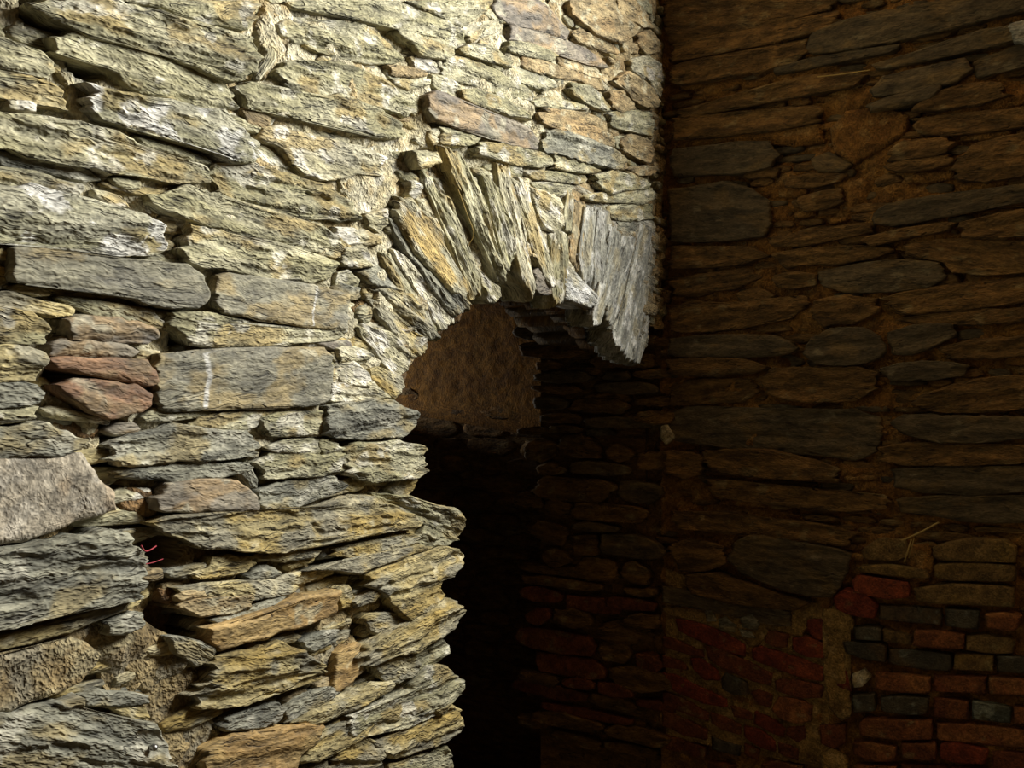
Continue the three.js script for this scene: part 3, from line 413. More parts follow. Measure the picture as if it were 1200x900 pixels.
    ['G', 23, [-1086,1996,-1048,2004,-1017,1977,-992,1947,-962,1910,-939,1868,-943,1838,-971,1798,-996,1822,-1003,1850,-1025,1888,-1049,1927,-1074,1965]],
    ['C', 22, [-1018,2030,-965,2035,-941,1990,-914,1940,-886,1895,-882,1846,-858,1810,-845,1770,-864,1746,-902,1774,-930,1816,-953,1866,-972,1907,-994,1955]],
    ['C', 24, [-967,2011,-912,2020,-870,1977,-837,1932,-795,1888,-760,1840,-742,1799,-766,1778,-807,1809,-841,1849,-870,1886,-910,1929,-941,1973]],
    ['P', 17, [-845,1816,-808,1834,-769,1809,-752,1766,-790,1762,-836,1769]],
    ['C', 20, [-874,2008,-792,2015,-723,2014,-698,1995,-689,1948,-750,1916,-799,1931,-842,1960]],
    ['G', 19, [-776,1913,-725,1931,-673,1923,-667,1871,-686,1805,-699,1748,-745,1752,-764,1798,-755,1850]],
    ['G', 24, [-682,2034,-644,2026,-649,1970,-663,1922,-696,1930,-701,1983]],
    ['O', 16, [-640,2016,-570,2018,-579,1948,-584,1880,-621,1834,-658,1872,-648,1949]],
    ['I', 24, [-593,2007,-510,2018,-508,1946,-523,1865,-544,1804,-599,1811,-626,1876,-606,1944]],
    ['H', 23, [-695,1858,-634,1838,-560,1806,-506,1787,-496,1762,-556,1745,-619,1754,-693,1760,-704,1814]],
    ['I', 22, [-512,2014,-441,2018,-416,1970,-438,1897,-473,1823,-527,1808,-531,1887,-515,1957]],
    ['I', 26, [-455,1982,-357,1973,-368,1905,-414,1829,-447,1769,-471,1713,-524,1700,-544,1733,-518,1787,-486,1851,-465,1918]],
    ['I', 23, [-352,1968,-228,1974,-265,1892,-320,1814,-367,1750,-412,1715,-462,1718,-447,1777,-402,1851,-368,1911]],
    ['I', 22, [-227,2015,-121,2014,-119,1961,-105,1885,-146,1804,-132,1742,-166,1645,-203,1612,-289,1612,-339,1641,-398,1653,-434,1689,-365,1753,-306,1829,-263,1899]],
  ],
  mortar: [
    ['M', 16, [-1732,2102,-1709,2145,-1663,2161,-1642,2143,-1671,2102,-1657,2085,-1681,2057,-1707,2026,-1724,2027,-1714,2068,-1726,2084]],
    ['M', 10, [-2056,1945,-2037,1946,-2027,1931,-2027,1910,-2006,1894,-1966,1890,-1995,1880,-2033,1882,-2043,1896,-2047,1920]],
    ['M', 14, [-1531,1911,-1484,1959,-1435,1982,-1394,1991,-1376,1974,-1333,1974,-1327,1954,-1365,1925,-1380,1890,-1420,1862,-1465,1855,-1496,1870,-1531,1880]],
    ['M', 8, [-1523,2040,-1473,2046,-1423,2033,-1450,2009,-1500,2013,-1519,2021]],
    ['M', 10, [-1833,1955,-1788,1962,-1756,1967,-1749,1940,-1776,1938,-1810,1946]],
    ['M', 8, [-1962,1807,-1940,1816,-1918,1798,-1911,1782,-1934,1785,-1955,1794]],
    ['M', 12, [-1156,2274,-1033,2353,-974,2356,-982,2327,-1084,2275,-1138,2255]],
    ['M', 12, [-498,2380,-368,2428,-255,2450,-220,2426,-288,2380,-394,2352,-470,2352]],
    ['M', 8, [-2044,1486,-2020,1482,-2001,1473,-2005,1449,-2019,1463,-2034,1473]],
    ['Z', 6, [-1983,1231,-1925,1227,-1880,1196,-1850,1146,-1810,1110,-1821,1063,-1786,1027,-1811,982,-1876,991,-1884,1047,-1916,1079,-1918,1124,-1993,1158,-1996,1199]],
    ['M', 8, [-1687,1978,-1635,1984,-1603,1961,-1647,1942,-1683,1956]],
    ['M', 8, [-1430,1823,-1380,1852,-1367,1814,-1400,1787,-1430,1788]],
  ],
  archfill: [
    ['J', 10, [-942,2023,-774,2048,-559,2061,-533,2029,-91,2050,-82,1862,-130,1664,-191,1621,-288,1655,-405,1698,-493,1735,-543,1762,-688,1764,-780,1778,-857,1838,-913,1921]],
    ['J', 8, [-1467,1733,-1405,1787,-1367,1852,-1325,1902,-1270,1915,-1221,1874,-1172,1814,-1120,1743,-1163,1700,-1225,1661,-1291,1615,-1338,1570,-1424,1592,-1474,1641,-1450,1701]],
    ['J', 8, [-1285,1960,-1206,2019,-1172,1981,-1124,1927,-1073,1870,-1106,1836,-1156,1881,-1211,1919]],
  ],
};
const RIGHT = {
  stone: [
    ['E', 20, [20,2743,212,2704,536,2635,524,2614,439,2606,341,2600,239,2594,133,2596,34,2601,18,2660]],
    ['E', 23, [49,2599,212,2598,390,2605,535,2605,544,2577,488,2554,391,2547,266,2545,134,2543,35,2543]],
    ['D', 24, [448,2507,460,2553,544,2574,669,2581,798,2578,1021,2562,1021,2513,882,2502,778,2492,670,2488,557,2485,475,2490]],
    ['E', 27, [36,2531,161,2540,291,2532,415,2534,447,2538,455,2500,405,2477,318,2467,215,2464,108,2465,36,2473]],
    ['D', 23, [349,2472,438,2485,545,2486,647,2482,705,2484,693,2462,603,2458,511,2455,415,2452,365,2455]],
    ['D', 22, [621,2438,734,2452,818,2469,900,2483,982,2483,993,2439,902,2431,799,2427,714,2418,647,2418]],
    ['H', 34, [964,2481,1021,2488,1021,2418,975,2435]],
    ['D', 26, [622,2367,657,2399,756,2406,862,2415,880,2381,842,2350,757,2352,681,2341,628,2345]],
    ['D', 9, [877,2406,939,2424,1020,2436,1021,2371,941,2361,888,2359]],
    ['E', 17, [45,2394,210,2411,338,2429,461,2441,579,2431,616,2410,580,2388,462,2387,340,2376,212,2370,76,2363]],
    ['D', 27, [611,2328,691,2346,767,2358,812,2348,779,2314,693,2304,624,2303]],
    ['E', 21, [731,2303,786,2338,860,2349,953,2340,959,2297,902,2286,819,2280,755,2285]],
    ['D', 26, [35,2234,50,2275,161,2270,240,2275,343,2261,375,2219,344,2182,240,2173,135,2185,50,2190]],
    ['E', 10, [257,2173,311,2191,370,2180,365,2155,286,2158]],
    ['D', 17, [27,2155,104,2154,211,2160,290,2129,343,2089,348,2018,329,1985,238,1979,132,1982,33,1988]],
    ['D', 13, [624,2026,667,2048,754,2058,859,2063,1021,2072,1021,2017,901,2007,798,1994,690,1982,632,1993]],
    ['E', 19, [836,2142,879,2184,960,2200,1021,2202,1021,2088,921,2078,848,2091]],
    ['E', 19, [643,2152,712,2164,820,2164,832,2140,777,2126,690,2131]],
    ['E', 8, [371,2150,459,2155,557,2147,544,2121,460,2115,385,2123]],
    ['E', 12, [421,2090,483,2102,545,2103,553,2066,497,2045,434,2044]],
    ['E', 14, [348,1982,460,1994,578,2001,635,1992,626,1969,532,1957,413,1946,348,1952]],
    ['E', 26, [588,1955,691,1974,798,1983,843,1982,821,1956,714,1946,625,1934]],
    ['E', 23, [847,1977,920,1995,1021,2003,1021,1930,921,1926,858,1936]],
    ['D', 11, [457,2201,508,2214,576,2168,544,2149,470,2163]],
    ['E', 24, [712,2216,799,2216,833,2198,821,2166,735,2160,667,2162,678,2196]],
    ['E', 11, [730,2273,818,2274,900,2269,1021,2268,1021,2210,921,2214,818,2214,742,2232]],
    ['E', 20, [47,2368,159,2359,289,2348,414,2355,501,2340,489,2300,390,2288,290,2289,160,2294,48,2297]],
    ['E', 11, [29,1870,156,1891,288,1895,316,1864,236,1832,130,1827,45,1824]],
    ['E', 8, [236,1825,299,1839,353,1814,339,1785,258,1788]],
    ['E', 25, [350,1863,415,1879,478,1864,481,1834,415,1824,364,1832]],
    ['D', 12, [476,1869,577,1889,690,1894,799,1879,821,1834,777,1811,668,1800,554,1806,494,1827]],
    ['E', 12, [653,1787,733,1809,859,1821,1021,1827,1021,1763,901,1749,797,1741,711,1738]],
    ['D', 28, [31,1690,135,1699,241,1701,343,1696,406,1676,432,1647,392,1630,267,1627,135,1629,31,1637]],
    ['D', 25, [440,1635,461,1680,521,1710,604,1710,650,1682,673,1643,638,1613,546,1599,474,1607]],
    ['D', 14, [665,1693,733,1712,831,1713,842,1681,788,1650,734,1628,677,1629]],
    ['E', 27, [31,1627,162,1631,292,1624,333,1606,319,1584,215,1571,108,1572,31,1579]],
    ['E', 19, [311,1563,351,1599,462,1598,579,1602,650,1580,638,1536,591,1504,509,1493,413,1497,337,1517]],
    ['D', 22, [644,1593,713,1612,819,1613,873,1601,862,1570,777,1558,679,1556]],
    ['E', 12, [719,1499,775,1530,838,1554,920,1571,1021,1574,1021,1486,921,1475,818,1469,765,1477]],
    ['D', 8, [23,1460,101,1484,209,1482,337,1474,459,1475,577,1482,648,1458,655,1408,636,1358,577,1330,459,1350,337,1360,234,1354,128,1364,29,1375]],
    ['D', 27, [671,1445,713,1470,799,1469,901,1466,1021,1467,1021,1412,901,1394,798,1391,712,1412]],
    ['E', 22, [649,1375,713,1393,819,1392,921,1391,1021,1397,1021,1351,901,1334,798,1341,713,1325,656,1336]],
    ['E', 27, [145,1346,240,1359,342,1355,465,1335,549,1312,532,1270,440,1272,317,1271,213,1278,153,1303]],
    ['E', 26, [16,1341,67,1350,143,1333,143,1276,80,1259,22,1278]],
    ['M', 26, [5,1420,27,1427,52,1387,25,1361,4,1379]],
    ['E', 14, [154,1263,263,1262,388,1249,485,1247,578,1243,671,1242,671,1206,555,1190,436,1190,287,1197,168,1211]],
    ['D', 15, [676,1317,798,1331,900,1327,1021,1342,1021,1274,901,1254,776,1252,688,1266]],
    ['D', 11, [686,1235,797,1251,900,1250,1021,1267,1021,1192,900,1182,797,1190,710,1196]],
    ['E', 11, [675,1729,754,1739,859,1749,1021,1750,1021,1712,900,1704,839,1710,754,1713]],
    ['E', 9, [794,1650,879,1669,1021,1678,1021,1624,900,1614,816,1615]],
    ['E', 14, [31,1791,157,1800,262,1788,338,1799,450,1806,465,1781,402,1739,289,1718,158,1706,31,1711]],
    ['E', 20, [472,1792,544,1804,638,1789,650,1749,580,1718,497,1711,459,1744]],
    ['E', 8, [29,1553,155,1570,288,1566,310,1524,262,1495,129,1486,29,1481]],
    ['E', 22, [34,1975,160,1967,291,1957,345,1924,265,1905,134,1903,34,1903]],
    ['E', 15, [347,1933,461,1945,590,1941,694,1923,647,1901,532,1889,387,1889]],
    ['E', 14, [709,1932,818,1944,901,1927,1021,1919,1021,1837,900,1834,827,1848,806,1881,732,1895]],
    ['D', 30, [219,1028,244,1084,292,1109,417,1100,536,1086,577,1071,561,1011,525,945,452,941,341,961,252,995]],
    ['E', 24, [76,964,188,985,292,963,392,936,450,925,429,896,341,893,213,895,104,909]],
    ['E', 18, [26,1050,105,1080,201,1066,215,1011,159,983,61,974]],
    ['E', 14, [31,1156,158,1166,288,1163,413,1154,533,1148,581,1133,556,1090,436,1099,313,1114,184,1119,46,1104]],
    ['D', 18, [8,922,79,920,212,892,340,889,404,891,404,843,339,844,237,856,104,866,7,871]],
    ['S', 14, [143,863,173,873,182,832,149,827]],
    ['S', 14, [183,842,211,852,246,826,238,805,194,807]],
    ['S', 16, [254,856,290,870,313,847,306,822,260,824]],
    ['S', 14, [246,822,290,816,301,797,260,795]],
  ],
  brick: [
    ['bo', 22, [588,1040,669,1053,767,1049,778,1026,713,1021,602,1024]],
    ['bo', 9, [599,1085,645,1125,712,1123,729,1084,689,1061,604,1058]],
    ['br', 26, [575,999,591,1018,670,1014,725,1011,727,970,670,957,580,966]],
    ['br', 22, [521,947,556,975,614,967,643,937,636,900,579,900,533,911]],
    ['bo', 28, [735,996,840,1021,977,1027,977,973,881,966,799,961,746,959]],
    ['bo', 30, [782,1111,861,1141,951,1148,985,1129,981,1088,921,1091,820,1077,786,1081]],
    ['bo', 26, [786,1065,824,1074,901,1081,981,1082,981,1039,901,1035,824,1024,788,1032]],
    ['bk', 8, [644,940,806,947,806,900,644,894]],
    ['bk', 23, [815,951,897,954,893,904,815,902]],
    ['bt', 28, [909,948,951,958,994,954,985,917,969,908,913,912]],
    ['bk', 25, [579,869,652,880,652,842,584,835]],
    ['bo', 8, [653,870,729,866,727,834,653,836]],
    ['bt', 24, [739,880,799,886,861,887,859,847,798,841,734,839]],
    ['bo', 15, [863,885,921,891,980,888,974,848,921,843,863,844]],
    ['bk', 20, [549,825,624,833,665,829,665,781,606,782,556,794]],
    ['bk', 8, [669,820,754,828,829,826,829,782,754,773,669,777]],
    ['bo', 9, [836,828,890,836,931,841,927,795,880,790,832,785]],
    ['bk', 12, [936,841,1019,848,1019,804,936,795]],
    ['br', 12, [526,740,567,742,573,686,531,692]],
    ['M', 22, [574,735,608,756,624,733,599,700,577,697]],
    ['bt', 27, [636,749,714,757,778,760,776,717,714,709,636,706]],
    ['bd', 12, [784,764,911,779,911,735,784,719]],
    ['bt', 23, [919,781,1019,790,1019,750,919,737]],
    ['bk', 27, [575,678,637,695,637,645,580,632]],
    ['bk', 27, [650,690,714,701,774,706,772,659,714,649,652,647]],
    ['bd', 15, [784,705,870,710,868,659,784,653]],
    ['bg', 15, [878,711,971,714,969,668,878,661]],
    ['bt', 18, [976,715,1019,719,1019,674,976,670]],
    ['bt', 24, [595,604,609,621,702,635,782,643,780,591,691,574,597,570]],
    ['bt', 10, [792,638,900,651,1019,657,1019,610,900,598,792,589]],
    ['bt', 23, [579,548,625,555,692,558,690,515,625,502,579,512]],
    ['bd', 24, [704,568,793,585,791,538,708,526]],
    ['br', 25, [802,587,861,594,918,591,910,553,850,543,802,545]],
    ['bd', 9, [924,587,1019,597,1019,548,928,533]],
    ['bt', 27, [584,484,692,504,692,454,584,435]],
    ['bd', 10, [702,507,818,526,818,475,702,454]],
    ['bt', 15, [828,525,917,539,917,493,828,479]],
    ['br', 10, [49,825,129,822,209,802,269,774,267,737,209,746,129,764,60,786]],
    ['bd', 10, [324,791,337,826,397,824,392,780,350,779]],
    ['br', 12, [407,813,448,824,499,809,499,767,448,764,407,778]],
    ['br', 10, [445,842,450,873,496,881,513,859,513,817,472,816]],
    ['br', 12, [287,762,313,778,400,763,499,743,494,700,436,701,350,720,292,731]],
    ['bd', 10, [145,754,169,758,261,732,348,700,345,663,286,669,209,690,155,713]],
    ['bd', 10, [357,681,399,696,496,689,491,653,424,641,359,651]],
    ['br', 12, [97,709,130,714,184,688,192,655,143,649,107,675]],
    ['bk', 8, [194,663,208,681,276,663,279,624,234,617,197,631]],
    ['bd', 8, [283,633,312,649,350,637,345,598,306,601]],
    ['bt', 14, [345,595,368,637,437,639,466,626,461,583,425,566,375,572]],
    ['br', 10, [7,650,47,651,129,627,210,602,215,576,142,576,46,599,7,612]],
    ['bd', 8, [221,588,287,576,292,551,234,553]],
    ['br', 10, [296,584,350,568,388,549,382,518,337,527,294,544]],
    ['br', 12, [264,533,313,532,358,507,358,471,312,477,266,497]],
    ['bd', 8, [160,554,209,550,256,532,256,501,195,507,163,520]],
    ['bd', 10, [7,594,75,582,157,551,156,524,74,536,7,553]],
    ['bd', 10, [7,538,75,521,151,501,151,466,74,467,7,487]],
    ['bk', 8, [165,480,256,469,250,434,165,443]],
    ['bd', 8, [265,478,312,472,307,435,265,442]],
    ['bd', 8, [18,460,145,445,145,407,17,414]],
    ['bd', 8, [366,505,424,494,424,458,366,467]],
    ['bd', 8, [391,552,441,564,448,530,423,512,386,526]],
    ['bd', 10, [483,575,555,588,559,540,526,513,488,521]],
    ['bd', 8, [6,766,35,762,134,739,145,714,74,719,6,731]],
    ['bd', 8, [6,705,74,694,91,669,6,667]],
    ['bd', 8, [316,428,362,447,436,442,436,412,316,396]],
    ['bd', 8, [155,403,240,410,240,365,155,363]],
  ],
  mortar: [
    ['L', 14, [493,908,544,932,581,886,577,854,547,815,559,734,577,614,542,594,510,627,493,723,500,821]],
    ['L', 14, [486,492,520,518,558,495,574,441,494,424]],
    ['L', 6, [3,861,74,860,155,859,260,867,312,868,352,858,340,821,314,778,279,760,267,780,206,801,126,816,44,827,2,840]],
    ['L', 7, [346,871,397,884,434,918,497,932,505,879,450,873,437,820,400,822,346,826]],
    ['Q', 12, [509,2279,553,2324,668,2319,726,2285,714,2236,647,2197,577,2169,524,2206]],
    ['Q', 8, [28,2307,155,2306,286,2298,410,2296,485,2298,498,2242,411,2239,336,2266,235,2277,129,2275,44,2275]],
    ['Q', 10, [722,1109,773,1124,788,1067,778,1013,731,993,725,1042]],
  ],
};
const CORE_HOLE = [163,1705,-39,1723,-250,1788,-394,1837,-574,1838,-735,1830,-859,1854,-972,1792,-1059,1747,-1171,1693,-1260,1653,-1309,1617,-1320,1567,-1341,1517,-1328,1467,-1301,1398,-1315,1332,-1231,1272,-1231,1115,-1231,941,-1231,747];
const SOFFIT = [-1195,1541,-1177,1595,-1125,1633,-1050,1675,-964,1723,-852,1751,-708,1766,-523,1776,-311,1768,-163,1710,0,1645,180,1590];
const CAVITIES = [-2076,2008,32,-2051,2006,17,-2015,1964,24,-1854,1752,20,-2015,1917,11,-2114,1898,10,-1964,1916,9,-1647,2049,19,-1753,2001,13,-1244,2099,24,-1404,1843,22,-1458,1712,22,-1446,1624,22,-1967,1441,23,-1969,1413,14,-1892,1322,29,-1883,1221,36,-1846,1197,25,-1458,1111,22,-1531,1038,21,-884,2396,32,-623,2491,31,-803,2263,25,-497,2295,27,-1980,1488,18,-2051,1561,24,-1792,1684,13,-904,1836,20,-1666,1419,14,-1861,1617,17,-1270,1988,24,-716,2068,34,-444,2097,19];
const VEINS = {'-1926,1585': { line: [-1844,1600,-1839,1581,-1834,1562,-1839,1544,-1841,1519], w: 0.0055 }, '-1825,1710': { line: [-1604,1713,-1608,1690,-1614,1669,-1612,1640], w: 0.0022 }};
const FRAME_LEFT = [-2150,1992,-63,2717,-63,375,-2150,1105];
const FRAME_RIGHT = [14,2733,1007,2530,1007,530,14,346];
const PLASTER = [-1799,2321,-441,2197,-441,1304,-557,1317,-661,1327,-719,1342,-796,1350,-896,1361,-977,1376,-1082,1384,-1189,1400,-1277,1409,-1367,1422,-1553,1445,-1799,1473];


// rough earth mortar bed seen between the stones: a lumpy sheet on the face of the wall core
function mortarSheet(u0, u1, v0, v1, cell, depth, kind, seed, skip, amp = .03, cav = null) {
  const k = K[kind], nu = Math.ceil((u1 - u0) / cell), nv = Math.ceil((v1 - v0) / cell), pos = [], col = [], uv = [], idx = [];
  for (let i = 0; i <= nv; i++) for (let j = 0; j <= nu; j++) {
    const u = u0 + (u1 - u0) * j / nu, v = v0 + (v1 - v0) * i / nv;
    let pit = 0; if (cav) for (let q = 0; q < cav.length; q += 3) pit = Math.max(pit, 1 - smooth(.6, 1.1, Math.hypot(u - cav[q], v - cav[q + 1]) / cav[q + 2]));
    pos.push(u, v, depth - .07 * pit + amp * (fbm(u * 14, v * 20, seed, 5) - .5) + .012 * (fbm(u * 60, v * 60, seed + 7, 3) - .5));
    const c = tint(k, u, v, seed, 1); col.push(...c); uv.push(u, v);
  }
  for (let i = 0; i < nv; i++) for (let j = 0; j < nu; j++) {
    const u = u0 + (u1 - u0) * (j + .5) / nu, v = v0 + (v1 - v0) * (i + .5) / nv;
    if (skip && skip(u, v)) continue;
    const a = i * (nu + 1) + j, b = a + 1, c = a + nu + 1, d = c + 1; idx.push(a, b, d, a, d, c);
  }
  const g = new THREE.BufferGeometry();
  g.setAttribute('position', new THREE.Float32BufferAttribute(pos, 3)); g.setAttribute('color', new THREE.Float32BufferAttribute(col, 3)); g.setAttribute('uv', new THREE.Float32BufferAttribute(uv, 2));
  g.setIndex(idx); g.computeVertexNormals();
  return g;
}
// rough outline of a coursed stone for procedural masonry
function roughOutline(u0, u1, v0, v1, R) {
  const h = v1 - v0, w = u1 - u0, j = a => (R() - .5) * a, out = [];
  const nb = Math.max(2, Math.round(w / .06));
  out.push(u0 + R() * h * .4, v0 + R() * h * .25);
  for (let i = 1; i < nb; i++) out.push(u0 + w * i / nb, v0 + j(h * .22));
  out.push(u1 - R() * h * .4, v0 + R() * h * .25, u1 + j(h * .2), v0 + h * (.4 + .2 * R()), u1 - R() * h * .5, v1 - R() * h * .25);
  for (let i = nb - 1; i > 0; i--) out.push(u0 + w * i / nb, v1 + j(h * .22));
  out.push(u0 + R() * h * .5, v1 - R() * h * .25, u0 + j(h * .2), v0 + h * (.4 + .2 * R()));
  return out;
}
// courses of stones over a rectangle; fn(outline, R, centre u, centre v, width, height) makes each one
function courses(u0, u1, v0, v1, hMin, hMax, wMin, wMax, seed, slope, fn) {
  const R = rng(seed); let v = v0;
  while (v < v1) {
    const h = hMin + (hMax - hMin) * R() * R(); let u = u0 - R() * wMax * .5;
    while (u < u1) { const w = wMin + (wMax - wMin) * R() * R(); const dv = slope ? slope(u, v) : 0; fn(roughOutline(u, u + w, v + dv, v + h + dv, R), R, u + w / 2, v + h / 2 + dv, w, h); u += w + .006; }
    v += h + .004;
  }
}
const colored = (g, kind, seed, sx = 1) => {          // colours for plain geometry (cores, floor, ceiling)
  const p = g.attributes.position, col = [], uv = [], nrm = g.attributes.normal;
  for (let i = 0; i < p.count; i++) { const ax = Math.abs(nrm.getX(i)), ay = Math.abs(nrm.getY(i)); const u = ay > .7 ? p.getX(i) : ax > .7 ? p.getZ(i) : p.getX(i), v = ay > .7 ? p.getZ(i) : p.getY(i); col.push(...tint(K[kind], u, v, seed, sx)); uv.push(u, v); }
  g.setAttribute('color', new THREE.Float32BufferAttribute(col, 3)); g.setAttribute('uv', new THREE.Float32BufferAttribute(uv, 2));
  return g;
};
const box = (x0, x1, y0, y1, z0, z1, kind, seed) => { const g = new THREE.BoxGeometry(x1 - x0, y1 - y0, z1 - z0, Math.ceil((x1 - x0) / .25), Math.ceil((y1 - y0) / .25), Math.ceil((z1 - z0) / .25)); g.translate((x0 + x1) / 2, (y0 + y1) / 2, (z0 + z1) / 2); return colored(g, kind, seed); };

const T = 0.42, TOP = 4.1, ROOM = { x0: -7.2, z1: 7.0 };
// ---------- wall_left: the lit schist wall with the arched doorway ----------
const shape = new THREE.Shape([[ROOM.x0, 0], [ROOM.x0, TOP], [.5, TOP], [.5, CORE_HOLE[1] / 1000 + .02]].map(a => new THREE.Vector2(...a)));
shape.lineTo(.5, CORE_HOLE[1] / 1000);
for (let i = 0; i < CORE_HOLE.length; i += 2) shape.lineTo(CORE_HOLE[i] / 1000, CORE_HOLE[i + 1] / 1000);
shape.lineTo(CORE_HOLE[CORE_HOLE.length - 2] / 1000, 0);
shape.closePath();
const coreG = new THREE.ExtrudeGeometry(shape, { depth: T - .06, bevelEnabled: false }); coreG.translate(0, 0, -T);
const wallLeft = structure(mesh('wall_left', colored(coreG, 'X', 3), M.grit), 'daylit rubble wall of grey-green schist slabs with an arched doorway', 'wall');
const hole = metres(CORE_HOLE); const holePoly = [...hole, hole[hole.length - 2], -1, .5, -1, .5, hole[1]];
mesh('earth_mortar', mortarSheet(-2.6, .04, .35, 2.75, .009, -.042, 'X', 21, (u, v) => inside(holePoly, u, v)), M.grit, wallLeft);
const CAV = metres(CAVITIES);
const inHole = (u, v) => inside(holePoly, u, v) || inside(holePoly, u + .03, v);
mesh('lime_mortar', mortarSheet(-2.6, -.55, 1.45, 2.75, .007, +.006, 'M', 23, inHole, .045, CAV), M.grit, wallLeft);
mesh('lime_mortar', mortarSheet(-2.6, .0, .35, 1.5, .008, -.004, 'Z', 25, inHole, .055, CAV), M.grit, wallLeft);
mesh('lime_mortar', mortarSheet(-.75, .01, 1.72, 2.75, .008, +.002, 'O', 27, inHole, .045, CAV), M.grit, wallLeft);
const arch = new THREE.Group(); arch.name = 'arch_ring'; wallLeft.add(arch);
const LEFT_ALL = [];
let seed = 100;
for (const sec of ['stone', 'jamb', 'voussoir', 'mortar', 'archfill']) for (const [kind, p, pts] of LEFT[sec]) {
  const q = metres(pts); LEFT_ALL.push(q); seed++;
  const deep = sec === 'jamb' || (sec === 'voussoir' && p > 12), depth = sec === 'jamb' ? -T : sec === 'archfill' ? -.03 : sec === 'voussoir' ? -.06 : -.08;
  const cell = .0022 + .0022 * Math.max(0, (q[0] + 2.1) / 2.1);
  const g = stoneGeo(q, kind, p / 1000, depth, cell, seed, sec === 'jamb' ? { rings: 8, taper: .03 } : deep ? { rings: 4, taper: .03 } : VEINS[pts[0] + ',' + pts[1]] ? { vein: metres(VEINS[pts[0] + ',' + pts[1]].line), veinW: VEINS[pts[0] + ',' + pts[1]].w } : sec === 'mortar' ? { taper: 0 } : {});
  const o = mesh(sec === 'voussoir' ? 'voussoir' : sec === 'mortar' || sec === 'archfill' ? 'mortar_patch' : 'stone', g, K[kind].m, sec === 'voussoir' ? arch : wallLeft);
}
// slabs of the vault behind the arch ring, two rows deep
{
  const R = rng(404), S = metres(SOFFIT);
  for (let row = 0; row < 2; row++) {
    let d = R() * .05, i = 0, x = S[0], y = S[1];
    const total = []; for (let q = 0; q + 3 < S.length; q += 2) { const a = [S[q], S[q + 1]], b = [S[q + 2], S[q + 3]], l = Math.hypot(b[0] - a[0], b[1] - a[1]), n = Math.max(1, Math.round(l / (.045 + .03 * R()))); for (let w = 0; w < n; w++) total.push([a[0] + (b[0] - a[0]) * w / n, a[1] + (b[1] - a[1]) * w / n, a[0] + (b[0] - a[0]) * (w + .95) / n, a[1] + (b[1] - a[1]) * (w + .95) / n]); }
    for (const [ax, ay, bx, by] of total) {
      const l = Math.hypot(bx - ax, by - ay), nx = -(by - ay) / l, ny = (bx - ax) / l, up = ny > 0 ? 1 : -1, lift = .005 + .03 * R() + row * .01, hgt = .12;
      const q = [[ax, ay, lift], [(ax + bx) / 2, (ay + by) / 2, lift - .004], [bx, by, lift + .006 * R()], [bx, by, hgt], [ax, ay, hgt]].flatMap(([x, y, h]) => [x + nx * up * h, y + ny * up * h]);
      const kind = R() < .6 ? 'E' : 'D';
      mesh('voussoir', stoneGeo(q, kind, row ? -.24 - .02 * R() : -.055 - .03 * R(), row ? -T : -.26, .007, seed++, { rings: 4, taper: .02 }), K[kind].m, arch);
    }
  }
}
// packing chips wedged behind and between the slabs, and plain courses beyond the frame
{
  const chips = [];
  courses(-2.5, -.02, .5, 2.7, .018, .05, .05, .19, 5, null, (o, R, u, v, w, h) => {
    for (const [x, y] of [[u - w / 2, v], [u + w / 2, v], [u, v]]) if (inside(holePoly, x, y - .0)) return;
    if (inside(holePoly, u + w / 2 + .02, v)) return;
    let covered = 0; for (const [a, b] of [[-.45, -.4], [.45, -.4], [-.45, .4], [.45, .4], [0, 0], [0, .45], [0, -.45], [-.2, 0], [.2, 0]]) for (const q of LEFT_ALL) if (inside(q, u + a * w, v + b * h)) { covered++; break; }
    if (covered === 9) return;
    for (let q = 0; q < CAV.length; q += 3) if (Math.hypot(u - CAV[q], v - CAV[q + 1]) < CAV[q + 2]) return;
    const kinds = u > -.6 ? 'GOOGG' : v > 1.75 ? 'GCGCG' : v > 1.3 ? 'GSGCY' : 'YYSYO';
    chips.push([kinds[Math.floor(R() * 5)], o, -.006 + .024 * R(), seed++]);
  });
  const byM = new Map();
  for (const [k, o, p, s] of chips) { const g = stoneGeo(o, k, p, -.07, .006, s, { rings: 1 }); const m = K[k].m; byM.set(m, [...(byM.get(m) || []), g]); }
  for (const [m, gs] of byM) { const o = mesh('packing_chips', mergeGeometries(gs), m, wallLeft); o.userData.kind = 'stuff'; }
}

// plain coursed rubble of the same wall beyond the traced stretch
function outerMasonry(u0, u1, v0, v1, frame, kinds, s0, wall, ban) {
  const byM = new Map();
  courses(u0, u1, v0, v1, .035, .11, .14, .42, s0, null, (o, R, u, v, w, h) => {
    for (let a = -1; a <= 1; a++) for (let b = -1; b <= 1; b++) { const x = u + a * w * .5, y = v + b * h * .45; if (inside(frame, x, y) || (ban && ban(x, y))) return; }
    const k = kinds[Math.floor(R() * kinds.length)];
    byM.set(K[k].m, [...(byM.get(K[k].m) || []), stoneGeo(o, k, .01 + .022 * R(), -.06, .012, seed++, { rings: 1 })]);
  });
  for (const [m, gs] of byM) { const o = mesh('outer_masonry', mergeGeometries(gs), m, wall); o.userData.kind = 'stuff'; }
}
outerMasonry(-3.6, .0, .02, 3.3, metres(FRAME_LEFT), 'GGSOGY', 900, wallLeft, (x, y) => inHole(x, y) || x > -.0 || LEFT_ALL.some(q => inside(q, x, y)));

